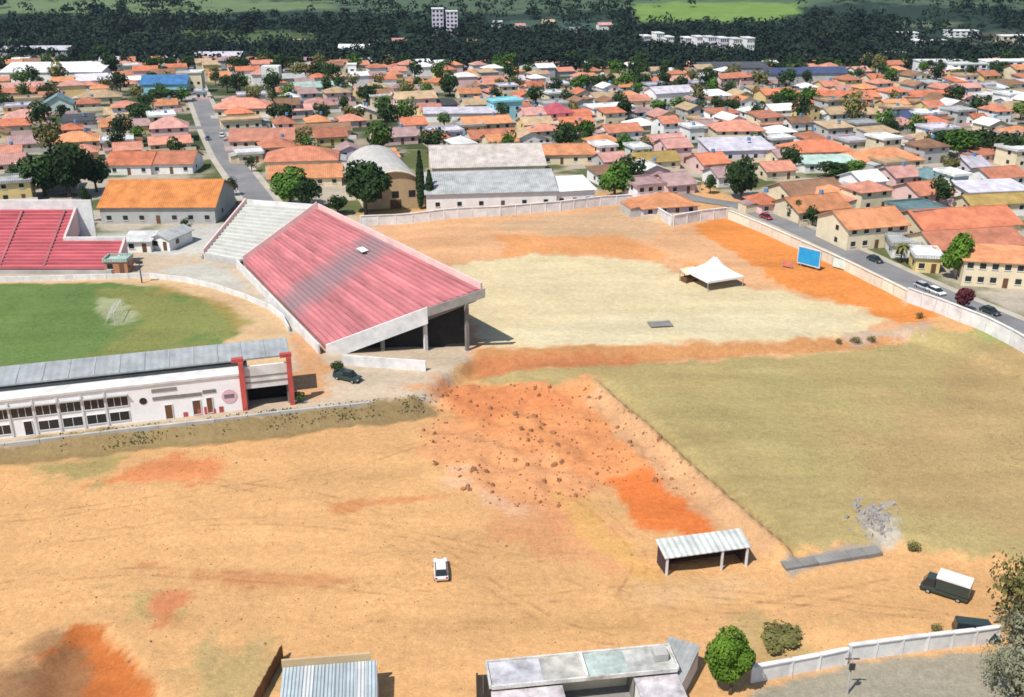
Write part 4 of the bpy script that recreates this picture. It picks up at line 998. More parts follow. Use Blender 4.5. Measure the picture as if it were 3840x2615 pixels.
def free(x, y, r):
    for (hx, hy, hr, w, d, rz) in PLACED:
        dx, dy = x - hx, y - hy; c, s = math.cos(rz), math.sin(rz)
        lx, ly = abs(dx * c + dy * s) - w / 2, abs(-dx * s + dy * c) - d / 2
        if max(lx, ly) < r: return False
    q = (np.array([x]), np.array([y]))
    return linesd(ST_L, *q)[0] > r + 6 and linesd(ST_R, *q)[0] > r + 6
def in_town(px, py):
    if py < 62: return False
    if px < 100: lim = 186
    elif px < 340: lim = 172
    elif px < 600: lim = 160
    elif px < 740: lim = 194
    elif px < 800: lim = 196
    else: lim = 205 + (px - 800) * 0.18
    return py < lim
g = math.radians(19); ax, ay = Vector((math.cos(g), math.sin(g))), Vector((-math.sin(g), math.cos(g)))
cnt = 0
REST = []
for j in range(60):
    for i in range(-60, 60):
        y0 = 235 + j * 15.5
        q = ax * (i * 13.4 + (j % 2) * 5) + ay * (j * 15.0) + Vector((0, 235)) + Vector((random.uniform(-2, 2), random.uniform(-2, 2)))
        if not (235 < q.y < 640): continue
        z = terr(q.x, q.y); px, py = proj(q.x, q.y, z + 3)
        if not (-15 < px < 1040) or not in_town(px, py) or not free(q.x, q.y, 4.6): continue
        if random.random() < (.38 if px < 480 and py < 120 else .55 if py < 74 else .12): continue
        rc, wc, kd = random.choice(RC), random.choice(WC), random.choice(['gable', 'gable', 'hip', 'hip', 'gable_y', 'flat', 'shed'])
        if kd == 'flat': rc = random.choice(['white', 'grey', 'lilac', 'tan'])
        if cnt > 184: REST.append((q.x, q.y, rc, wc)); PLACED.append((q.x, q.y, 5, 9, 8, g)); continue
        s = scale_at((q.x, q.y, z)); w = random.uniform(8.5, 12.5) * s
        kn = {'gable': 'gabled house', 'hip': 'hip-roofed house', 'gable_y': 'end-gabled house', 'flat': 'flat-roofed house', 'shed': 'lean-to roofed house'}[kd]
        lab = describe(f"{RN[rc]} roofed {kn}" if 'roofed' not in kn else f"{RN[rc]} {kn}", px, py)
        H(px - w / 2, px + w / 2, py, kd, rc, wc, lab, d=random.uniform(8, 10.5), h=random.choice([2.8, 3, 3.2, 5.4]), tank=random.random() < .2, group="town houses")
        cnt += 1
print("FILL HOUSES", cnt, "REST", len(REST))
# past three hundred houses: the remaining farthest ones as one mass
fm = bpy.data.meshes.new("distant_houses"); fv, ff, fi, slots = [], [], [], []
def slot(m_):
    if m_ not in slots: slots.append(m_)
    return slots.index(m_)
for (x, y, rc, wc) in REST:
    w_, d_, h_ = random.uniform(7.5, 11.5), random.uniform(7, 9), random.choice((2.8, 3.1, 5.2)); a_ = g + random.uniform(-.06, .06); z_ = terr(x, y); ca_, sa_ = math.cos(a_), math.sin(a_)
    T = lambda p: (x + p[0] * ca_ - p[1] * sa_, y + p[0] * sa_ + p[1] * ca_, z_ + p[2])
    b0 = MB().box(-w_ / 2, w_ / 2, -d_ / 2, d_ / 2, -1.5, h_); r0 = roof_mesh(random.choice(['gable', 'hip', 'hip', 'gable']), w_, d_, h_ + .01, d_ * .2, .5)
    for mb_, sl_ in ((b0, slot(WALL[wc])), (r0, slot(ROOF[rc]))):
        o_ = len(fv); fv += [T(p) for p in mb_.v]; ff += [tuple(i_ + o_ for i_ in f_) for f_ in mb_.f]; fi += [sl_] * len(mb_.f)
fm.from_pydata(fv, [], ff)
for m_ in slots: fm.materials.append(m_)
fm.polygons.foreach_set("material_index", fi); fm.update()
if REST: tag(place("distant_houses", fm), "mass of small roofs along the far edge of the town", "houses", kind="stuff")

# ------------------------------------------------------------------ trees
def leaf_mat(name, c, c2):
    m = mat(name, c, 0.8, 0.5, 0.8, 0.2, c2=c2, spec=0.1)
    nt = m.node_tree; b = nt.nodes["Principled BSDF"]
    return m
LEAF = {'green': leaf_mat("leaves_green", (.075, .15, .022), (.030, .07, .012)), 'dark': leaf_mat("leaves_dark", (.035, .065, .018), (.014, .030, .010)),
        'olive': leaf_mat("leaves_olive", (.17, .16, .055), (.08, .08, .025)), 'grey': leaf_mat("leaves_greygreen", (.26, .26, .17), (.13, .14, .08)),
        'maroon': leaf_mat("leaves_maroon", (.12, .03, .035), (.06, .015, .02)), 'bright': leaf_mat("leaves_bright", (.12, .21, .025), (.05, .11, .012))}
def quads_mesh(name, cen, nor, size, m, rng, aspect=.7):
    n = len(cen)
    nor = nor / np.maximum(np.linalg.norm(nor, axis=1, keepdims=True), 1e-6)
    t = rng.normal(size=(n, 3)); t -= nor * (t * nor).sum(1, keepdims=True); t /= np.maximum(np.linalg.norm(t, axis=1, keepdims=True), 1e-6)
    b = np.cross(nor, t)
    s = np.asarray(size).reshape(-1, 1)
    v = np.stack([cen - t * s - b * s * aspect * .3, cen + b * s * aspect, cen + t * s + b * s * aspect * .2, cen - b * s * aspect], 1).reshape(-1, 3).astype(np.float32)
    me = bpy.data.meshes.new(name)
    me.vertices.add(n * 4); me.vertices.foreach_set("co", v.ravel())
    me.loops.add(n * 4); me.loops.foreach_set("vertex_index", np.arange(n * 4, dtype=np.int32))
    me.polygons.add(n); me.polygons.foreach_set("loop_start", np.arange(0, n * 4, 4, dtype=np.int32)); me.polygons.foreach_set("loop_total", np.full(n, 4, np.int32))
    me.update(); me.materials.append(m)
    return me
def crown(name, kind, key, n, seed):
    """leaf sprays gathered in uneven lobes; unit crown about 1 m radius, base at z=0.6"""
    rng = np.random.default_rng(seed)
    if kind == 'cypress':
        u = rng.random(n) ** .8; a = rng.random(n) * 6.283
        rr = .17 * np.sin(np.pi * np.clip(u * .92 + .1, 0, 1)) ** .7 * (.75 + .4 * rng.random(n))
        cen = np.stack([rr * np.cos(a), rr * np.sin(a), .1 + u * 2.3], 1); nor = np.stack([np.cos(a), np.sin(a), .5 + rng.normal(size=n) * .4], 1)
        return quads_mesh(name, cen, nor, .05 + .05 * rng.random(n), LEAF[key], rng)
    K = 9 if kind == 'round' else 11
    lob = rng.normal(size=(K, 3)); lob /= np.linalg.norm(lob, axis=1, keepdims=True)
    lob *= (rng.random((K, 1)) * .35 + .32)
    flat = .78 if kind == 'round' else .5
    lob[:, 2] *= flat
    if kind == 'spread': lob[:, :2] *= 1.35
    lr = rng.uniform(.40, .62, K)
    k = rng.integers(0, K, n)
    d = rng.normal(size=(n, 3)); d /= np.linalg.norm(d, axis=1, keepdims=True)
    rad = lr[k] * (0.55 + .5 * rng.random(n) ** .5)
    cen = lob[k] + d * rad[:, None] * np.array([1, 1, .85])
    if kind == 'sparse': cen += rng.normal(size=(n, 3)) * .16
    cen[:, 2] += 1.2 if kind != 'spread' else 1.0
    keep = cen[:, 2] > .28
    cen, d = cen[keep], d[keep]
    nor = d + rng.normal(size=d.shape) * .55 + np.array([0, 0, .35])
    return quads_mesh(name, cen, nor, (.075 + .085 * rng.random(len(cen))) * (.5 if kind == 'sparse' else .5 if n > 4000 else .8 if n > 2000 else 1.0), LEAF[key], rng)
def trunk_mesh(kind, seed):
    r = random.Random(seed); mb = MB()
    if kind == 'cypress': return mb.cyl((0, 0, -.1), (0, 0, 1.6), .04, .015, 6).mesh("trunk", BARK)
    mb.cyl((0, 0, -.15), (.03, .02, .65), .085, .06, 7)
    for k in range(5 if kind != 'sparse' else 14):
        a = k * 1.257 + r.random(); e = (math.cos(a) * .5, math.sin(a) * .5, 1.0 + r.random() * .4)
        mb.cyl((.03, .02, .55), e, .045, .012, 5)
    return mb.mesh("trunk", BARK)
CROWN, TRUNK = {}, {}
def get_crown(kind, key, n, var):
    k = (kind, key, n, var)
    if k not in CROWN: CROWN[k] = crown("crown", kind, key, n, hash((kind, var)) % 1000 + n if False else (sum(map(ord, kind + key)) + var * 37 + n))
    if (kind, var) not in TRUNK: TRUNK[(kind, var)] = trunk_mesh(kind, var)
    return CROWN[k], TRUNK[(kind, var)]
TREES = []
def tree(px, py, wpx, hpx, kind, key, label, n=700, name="tree", group=None, p=None):
    """foot at px,py; overall crown width and tree height in pixels at that distance"""
    p = at(px, py) if p is None else p
    s = scale_at(p); w, h = wpx / s, hpx / s / math.cos(math.atan2(CAM_H - p.z, p.y))
    var = random.randrange(4)
    cm, tm_ = get_crown(kind, key, n, var)
    full = {'cypress': 2.4, 'spread': 1.7}.get(kind, 2.05)
    rad = {'round': 1.04, 'sparse': 1.05, 'spread': 1.2, 'cypress': .2}[kind]
    r = empty(name, p, random.uniform(0, 6.28), label, "tree" if name != "shrub" else "shrub", group, (w / 2 / rad, w / 2 / rad, h / full))
    place("trunk", tm_, r); place("crown", cm, r)
    TREES.append((p.x, p.y, w / 2))
    PLACED.append((p.x, p.y, w / 2, w * .7, w * .7, 0))
    return r
# hand-placed trees
tree(45, 196, 48, 46, 'round', 'dark', "leftmost large dark tree of the cluster behind the red left terrace", 2200)
tree(70, 197, 50, 52, 'round', 'dark', "tallest large dark tree in the middle of the cluster behind the red left terrace", 2200)
tree(97, 192, 34, 38, 'round', 'dark', "right-hand dark tree of the cluster, next to the orange-roofed hall", 1500)
tree(20, 190, 26, 28, 'round', 'dark', "smaller dark tree at the left side of the cluster by the edge", 1200)
tree(90, 222, 12, 36, 'round', 'dark', "narrow dark tree squeezed between left terrace and orange-roofed hall", 800)
tree(82, 226, 20, 16, 'spread', 'dark', "low dark bush at the upper corner of the left red terrace", 700, name="shrub")
tree(291, 207, 46, 38, 'round', 'green', "bright green round tree behind the red right terrace's top corner", 2600)
tree(308, 209, 28, 32, 'round', 'dark', "dark tree half hidden at the right side of the bright round tree", 1400)
tree(366, 217, 54, 53, 'round', 'dark', "big dark round tree left of the vaulted gymnasium", 2800)
tree(338, 214, 24, 20, 'round', 'dark', "small dark tree between the two big round trees by the right terrace", 900)
tree(421, 209, 9, 56, 'cypress', 'dark', "taller dark cypress at the corner of the pale grey warehouse", 900)
tree(430, 209, 9, 38, 'cypress', 'dark', "shorter dark cypress at the corner of the pale grey warehouse", 900)
tree(614, 199, 40, 36, 'round', 'green', "round green tree in front of the white houses behind the back wall", 2600)
tree(625, 160, 24, 27, 'round', 'green', "small round tree left of the narrow white house", 1300)
tree(741, 200, 36, 46, 'round', 'dark', "tall dark tree beside the right-hand street's upper end", 2400)
tree(710, 194, 14, 20, 'round', 'dark', "small dark tree left of the tall dark tree", 700)
tree(957, 279, 36, 44, 'round', 'bright', "bright green round tree on the right-hand street by the yellow-fronted house", 2600)
tree(963, 312, 21, 25, 'round', 'maroon', "round maroon-leaved tree rising over the white wall at the right", 1300)
tree(812, 226, 18, 20, 'round', 'dark', "dark tree on the right-hand street near the blue billboard", 800)
tree(795, 220, 18, 20, 'round', 'dark', "second dark tree up the street from the blue billboard", 800)
tree(832, 178, 34, 18, 'round', 'dark', "dark bushy tree below the pale green lean-to roof, left one", 1000)
tree(852, 176, 26, 16, 'round', 'green', "green bushy tree below the pale green lean-to roof, right one", 900)
for k, (x, y, w, h, c) in enumerate([(936, 154, 30, 24, 'dark'), (958, 158, 36, 32, 'green'), (982, 156, 34, 28, 'dark'), (1004, 160, 36, 32, 'dark'), (1026, 158, 36, 30, 'green'), (950, 142, 26, 18, 'dark')]):
    tree(x, y, w, h, 'round', c, ["leftmost tree of the dark tree belt at the right edge", "second tree of the dark tree belt at the right edge", "third tree of the dark tree belt at the right edge", "fourth tree of the dark tree belt at the right edge", "last tree of the dark belt, cut by the right edge", "smaller tree behind the left end of the dark tree belt"][k], 1200, group="dark tree belt")
for k, (x, y, w, h, c, lab) in enumerate([(580, 92, 24, 18, 'green', "leftmost green tree of the hedge before the beige row house"), (600, 92, 24, 17, 'dark', "second tree of the hedge before the beige row house"), (620, 91, 22, 16, 'green', "third tree of the hedge before the beige row house"), (640, 92, 20, 18, 'dark', "rightmost tree of the hedge before the beige row house"),
     (622, 121, 25, 22, 'dark', "round dark tree below the white flat-roofed house, upper middle"), (660, 114, 22, 15, 'green', "left green tree of the pair below the lilac white house"), (682, 113, 24, 16, 'green', "right green tree of the pair below the lilac white house"),
     (786, 107, 26, 20, 'green', "left tree of the green trio before the far red roofs"), (806, 107, 24, 20, 'green', "middle tree of the green trio before the far red roofs"), (822, 109, 18, 14, 'dark', "right tree of the green trio before the far red roofs"),
     (546, 137, 22, 15, 'green', "left tree of the row behind the long orange row house"), (566, 138, 24, 16, 'dark', "middle tree of the row behind the long orange row house"), (586, 137, 22, 18, 'green', "right tree of the row behind the long orange row house"),
     (140, 122, 26, 20, 'dark', "left tree of the dark garden group beside the pale pink two-storey house"), (160, 104, 30, 18, 'dark', "dark tree below the blue-roofed shed, left"), (182, 102, 22, 14, 'green', "green tree below the blue-roofed shed, right"), (138, 142, 18, 16, 'green', "green tree under the pale pink two-storey house, left corner"),
     (112, 78, 20, 26, 'dark', "tall dark tree left of the small cream block"), (100, 62, 18, 20, 'dark', "dark pointed tree at the wood's edge above the lilac corner house"), (302, 82, 22, 20, 'olive', "olive tree right of the white water tank"), (320, 81, 22, 20, 'dark', "dark tree between the water tank and the slim tower"),
     (286, 108, 20, 14, 'green', "bright tree right of the salmon-pink house"), (340, 94, 16, 18, 'dark', "dark tree left of the slim white tower's foot"), (368, 108, 22, 26, 'dark', "dark tree right of the slim white tower's foot"), (450, 96, 24, 20, 'dark', "dark round tree over the dark red shed"),
     (355, 124, 24, 20, 'olive', "olive tree in the middle left among brown roofs"), (385, 122, 20, 15, 'green', "green tree above the mauve pink house"), (232, 196, 16, 20, 'dark', "dark tree at the lower end of the left street, left side"), (252, 172, 12, 16, 'dark', "dark tree at the lower end of the left street, right side"),
     (186, 226, 12, 8, 'dark', "small dark bush in the pale yard beside the bare concrete wing"), (222, 206, 10, 12, 'green', "small tree at the orange-roofed hall's right end")]):
    tree(x, y, w, h, 'round', c, lab, 900 if w > 16 else 500, group=None)
# palm on the right street
pp = at(900, 263); palm = empty("palm_tree", pp, 0.4, "dark palm-like tree with a bare trunk on the right-hand street", "tree")
s = scale_at(pp); PH = 18 / s
MB().cyl((0, 0, -.3), (.15, 0, PH * .5), .22, .16).cyl((.15, 0, PH * .5), (.2, .1, PH), .16, .13).build("trunk", BARK, palm)
fr_ = MB()
for k in range(18):
    a = k * 2.399; el = .55 - .9 * (k / 18); Lf = 3.2
    d = Vector((math.cos(a), math.sin(a), 0)); sd = Vector((-d.y, d.x, 0)) * .42; c0 = Vector((.2, .1, PH))
    prev = c0; z = el
    for q in range(5):
        nx = prev + (d * math.cos(z) + Vector((0, 0, math.sin(z)))) * (Lf / 5); wd = (1, .95, .8, .6, .3, .05)
        fr_.poly([prev - sd * wd[q], prev + sd * wd[q], nx + sd * wd[q + 1] - Vector((0, 0, .05)), nx - sd * wd[q + 1] - Vector((0, 0, .05))]); prev = nx; z -= .33
fr_.build("crown", LEAF['olive'], palm)
# foreground trees
tree(730, 694, 55, 52, 'round', 'bright', "bright green tree beside the white flat-roofed house at the bottom", 11000)
tree(1010, 642, 70, 84, 'sparse', 'olive', "thin olive tree at the right edge near the parked dark van", 1500)
tree(1022, 672, 54, 62, 'sparse', 'grey', "pale grey-green tree at the bottom right edge", 1300)
tree(992, 690, 34, 44, 'sparse', 'grey', "small grey-green tree at the end of the bottom white wall", 1200)
tree(1016, 716, 66, 60, 'sparse', 'grey', "grey leafy tree in the bottom right corner, cut by the edge", 1500)
tree(912, 552, 15, 10, 'spread', 'olive', "brown-green shrub standing alone near the grey concrete strip", 600, name="shrub")
tree(778, 642, 50, 9, 'spread', 'olive', "long low olive bush behind the bottom white wall", 1000, name="shrub")
tree(936, 632, 14, 8, 'spread', 'olive', "tiny brownish shrub left of the parked dark van", 400, name="shrub")
tree(338, 371, 16, 10, 'spread', 'dark', "dark green bush beside the near end of the red terrace", 700, name="shrub")
for k, (x, y) in enumerate([(292, 399), (300, 402)]):
    tree(x, y, 14, 10, 'spread', 'green', ["green bush at the foot of the right red gate column", "green bush just right of the red gate column's bush"][k], 500, name="shrub")
for k, (x, y, w) in enumerate([(838, 344, 8), (856, 343, 13), (872, 342, 11), (920, 318, 12)]):
    tree(x, y, w, 6, 'spread', 'olive', ["leftmost small brown shrub at the edge of the fairground bank", "middle brown shrub at the edge of the fairground bank", "rightmost small brown shrub at the edge of the fairground bank", "brown shrub below the white wall at the bank's right tip"][k], 300, name="shrub")
# filler trees in the town
TN = {'green': 'green', 'dark': 'dark', 'olive': 'olive'}
tc_ = 0
for k in range(6000):
    y = 250 + 370 * random.random() ** .65; x = random.uniform(-.53, .53) * y
    z = terr(x, y); px, py = proj(x, y, z)
    if not (-5 < px < 1030) or not in_town(px, py) or tc_ >= 235: continue
    w = random.uniform(5.5, 11.0)
    if not free(x, y, w * .38) or any((x - a) ** 2 + (y - b) ** 2 < (c + w * .45) ** 2 for a, b, c in TREES): continue
    key = random.choice(['green', 'dark', 'dark', 'dark', 'olive'])
    s = scale_at((x, y, z))
    lab = describe(f"{'small' if w < 6 else 'bushy'} {TN[key]} tree", px, py)
    tree(px, py, w * s, w * random.uniform(.9, 1.25) * s, 'round', key, lab, 500, group="town trees", p=Vector((x, y, z)))
    tc_ += 1
print("FILL TREES", tc_)

# wood on the far slope: one mass
def forest():
    rng = np.random.default_rng(5); cen, nor, siz = [], [], []
    n = 0
    while n < 5200:
        x = rng.uniform(-760, 760); y = rng.uniform(575, 1180)
        px, py = proj(x, y, terr(x, y) + 4)
        if px < -40 or px > 1064 or py < -25: continue
        nz = float(fbm(np.float64(x / 70), np.float64(y / 45), 12))
        p = .0
        if 300 < px < 900 and 24 < py < 80: p = .95 if nz > .38 else .4
        elif px >= 760 and py < 80: p = .75 if nz > .46 else .12
        elif px <= 320: p = .9 if (nz > .56 or 20 < py < 26 or 42 < py < 54) else .04
        elif py <= 26: p = .5 if nz > .5 else .08
        if 632 < px < 800 and py < 22: p = 0.01
        if py > 76: p *= .35
        if py < 13: p *= .3
        if rng.random() > p: continue
        if not free(x, y, 3): continue
        r = rng.uniform(3.2, 6.0); z = terr(x, y)
        k = 22
        d = rng.normal(size=(k, 3)); d /= np.linalg.norm(d, axis=1, keepdims=True); d[:, 2] = np.abs(d[:, 2]) * 1.2 - .15
        cen.append(np.array([x, y, z + r * .9]) + d * r * rng.uniform(.7, 1.05, (k, 1))); nor.append(d + rng.normal(size=(k, 3)) * .35); siz.append(rng.uniform(.9, 1.7, k)); n += 1
    me = quads_mesh("forest", np.concatenate(cen), np.concatenate(nor), np.concatenate(siz), mat("forest_leaves", (.026, .042, .024), .9, .5, .035, 0, c2=(.004, .008, .011), spec=.05), rng)
    return tag(place("forest", me), "dark mass of woodland across the valley slope beyond the town", "wood", kind="stuff")
forest()

# ------------------------------------------------------------------ yard beside the orange hall
H(124, 150, 241, 'shed', 'white', 'white', "small white kiosk with dark door in the pale yard beside the left terrace", h=2.8, d=6, rot=4, wins=2, cat="kiosk")
H(147, 172, 238, 'gable_y', 'grey', 'white', "small grey gabled shed in the pale yard below the orange-roofed hall", h=3.0, d=9, rot=-18, wins=2, cat="shed")
H(108, 122, 262, 'flat', 'mint', 'brick', "tiny box booth with brick walls at the corner of the red left terrace", h=2.6, d=4, rot=2, wins=2, cat="booth", ov=.2)

# ------------------------------------------------------------------ foreground buildings
# shed with grey corrugated roof, bottom left of centre
sp = at(330, 728); sg = empty("corrugated_shed", sp, math.radians(7), "shed with grey blue corrugated roof and dark back edge at the bottom", "shed")
CORR = rib_mat("corrugated_grey_blue", (.40, .46, .48), .35, 0, .25, .9, .5)
W2 = 4.6
for k in range(9):
    x = -W2 + k * (2 * W2 / 9)
    MB().slab([(x + .015, -1.6, 2.75), (x + 2 * W2 / 9 - .015, -1.6, 2.75), (x + 2 * W2 / 9 - .015, 5.2, 3.35), (x + .015, 5.2, 3.35)], .07).build("roof_sheet", CORR if k not in (2, 7) else rib_mat("corrugated_pale", (.55, .57, .57) if k == 2 else (.40, .52, .66), .35, 0, .2, .9, .5), sg)
MB().box(-W2, W2, -1.2, -1.0, -.5, 2.65).build("front_wall", WALL['white'], sg)
MB().box(-W2 - .1, W2 - .6, 5.24, 5.5, -.5, 4.15).build("back_wall", WALL['tan'], sg)
for x in (-W2, W2 - .2): MB().box(x, x + .2, -.99, 5.2, -.5, 2.66).build("side_wall", WALL['white'], sg)
MB().box(W2 - 1.6, W2 + .4, -3.2, -1.7, 2.2, 2.4).build("porch_roof", WALL['white'], sg)
for x in (W2 - 1.5, W2 + .2): MB().box(x, x + .12, -3.1, -2.98, -.4, 2.19).build("porch_post", METAL, sg)
fence = empty("board_fence", at(266, 690), math.radians(82), "dark wooden board fence running out of the picture left of the corrugated shed", "fence")
for k in range(22): MB().box(-6 + k * .5, -5.54 + k * .5, -.04, .04, -.3, 1.7 + .06 * (k % 3)).build("board", WOOD, fence)
for z in (.4, 1.3): MB().box(-6, 5, .045, .12, z, z + .1).build("rail", WOOD, fence)

# white flat-roofed house, bottom centre
hp = at(590, 713); fhz = empty("flat_roofed_house", hp, math.radians(8), "white flat-roofed house with a dark carport recess at the bottom edge", "house")
RW = mat("flat_roof_screed", (.56, .57, .54), .9, .3, .35, 0)
X0, X1, YB, HH = -9.6, 9.0, 4.6, 3.4
def stained(nm_, c): return mat(nm_, c, .92, .55, .55, 0, bump=.3)
for xa, xb, nm_, c in ((X0, -4.4, "roof_lilac_grey", (.52, .51, .53)), (-4.39, -.1, "roof_warm_grey", (.47, .45, .40)), (-.09, 4.2, "roof_mint_grey", (.42, .49, .45)), (4.21, X1, "roof_pale_grey", (.50, .50, .46))):
    MB().box(xa, xb, 1.2, YB, HH - .25, HH - .03 * (xa > -1)).build("roof_slab", stained(nm_, c), fhz)
MB().box(X0, -2.6, -2.6, 1.19, HH - .9, HH - .62).build("lower_roof", stained("lower_roof_pink_grey", (.60, .55, .56)), fhz)
MB().box(4.6, X1, -2.6, 1.19, HH - .9, HH - .62).build("lower_roof", stained("lower_roof_pink_grey", (.60, .55, .56)), fhz)
pr = MB().box(X0 - .15, X1 + .15, YB, YB + .2, HH - .3, HH + .2).box(X0 - .15, X0 + .05, 1.2, YB - .01, HH - .3, HH + .18).box(X1 - .05, X1 + .15, 1.2, YB - .01, HH - .3, HH + .18).box(X0 + .06, X1 - .06, 1.0, 1.19, HH - .3, HH + .12); pr.build("parapet", stained("parapet_stained", (.62, .60, .56)), fhz)
MB().box(-.2, .0, 1.2, YB - .01, HH + .01, HH + .3).build("roof_kerb", WALL['white'], fhz)
MB().box(X0, -2.7, -2.4, .98, -.5, HH - .91).build("wall", WALL['white'], fhz)
MB().box(4.7, X1, -2.4, .98, -.5, HH - .91).build("wall", WALL['white'], fhz)
MB().box(X0 + .05, X1 - .05, 3.3, YB - .02, -.5, HH - .26).build("back_room", WALL['cream'], fhz)
for x in (-2.6, 4.5): MB().box(x, x + .18, 1.2, 3.29, -.5, HH - .27).build("carport_wall", CONCD, fhz)
MB().box(-2.4, 4.5, -2.3, 3.25, -.3, .08).build("carport_floor", CONCD, fhz)
for x in (-2.35, 1.0, 4.3): MB().box(x, x + .2, -2.5, -2.3, -.3, 1.1).build("gate_post", WALL['white'], fhz)
for k in range(12): MB().box(-2.0 + k * .25, -1.95 + k * .25, -2.43, -2.38, .05, 1.0).build("gate_bar", DMETAL, fhz)
for x in (-8.2, -5.0, 6.6):
    g_ = MB().box(x - .6, x + .6, -2.44, -2.35, .9, 2.0).build("window", GLASS, fhz)
MB().box(7.0, 8.4, 2.4, 3.9, HH + .01, HH + .8).build("water_tank", CONC, fhz)
gt = empty("metal_gate", at(486, 699), math.radians(4), "tall black sheet gate at the left end of the white flat-roofed house", "gate")
for k in range(3): MB().box(-.75 + k * .5, -.27 + k * .5, -.05, .05, -.2, 3.0).build("gate_panel", DMETAL, gt)
MB().box(-.95, -.76, -.12, .12, -.3, 3.2).build("gate_post", DMETAL, gt); MB().box(.76, .95, -.12, .12, -.3, 3.2).build("gate_post", DMETAL, gt)
# side store with grey roof right of it
ss = empty("lean_to", at(672, 684), math.radians(-28), "small grey sloped lean-to between the white flat house and the green tree", "shed")
MB().slab([(-1.7, -3, 2.3), (1.7, -3, 2.3), (1.7, 3.4, 3.0), (-1.7, 3.4, 3.0)], .1).build("roof", ROOF['grey'], ss)
for x in (-1.6, 1.45): MB().box(x, x + .15, -2.8, 3.2, -.4, 2.25).build("wall", WALL['white'], ss)
MB().box(-1.44, 1.44, 3.0, 3.2, -.4, 2.7).build("wall", WALL['grey'], ss)

panel_wall("garden_wall", [(752, 682), (790, 675), (845, 664)], 1.9, "white garden wall at the bottom, left section next to the green tree", step=3.2)
panel_wall("garden_wall", [(848, 661), (900, 654), (950, 648), (996, 642)], 2.0, "white garden wall at the bottom right, longer section", step=3.2)
up_ = empty("utility_pole", at(847, 694), 0, "grey utility pole standing before the gap in the bottom white walls", "utility pole")
MB().cyl((0, 0, -.5), (0, 0, 4.6), .13, .10).build("pole", CONC, up_)
MB().box(-.28, .28, -.3, -.1, 3.2, 3.9).build("meter_box", DMETAL, up_); MB().box(-.7, .7, -.06, .06, 4.3, 4.42).build("crossarm", WOOD, up_)

# concrete strip and slab remains
sl = empty("concrete_strip", at(832, 560), math.radians(15), "grey concrete strip lying along the edge of the dry field", "slab")
for k in range(6): MB().hexa([(-6.6 + k * 2.2, -.7, -.3), (-4.45 + k * 2.2, -.7, -.3), (-4.45 + k * 2.2, .8, -.3), (-6.6 + k * 2.2, .8, -.3)], [(-6.6 + k * 2.2, -.7, .42), (-4.45 + k * 2.2, -.7, .42), (-4.45 + k * 2.2, .8, .5), (-6.6 + k * 2.2, .8, .5)]).build("slab_section", CONCD, sl)

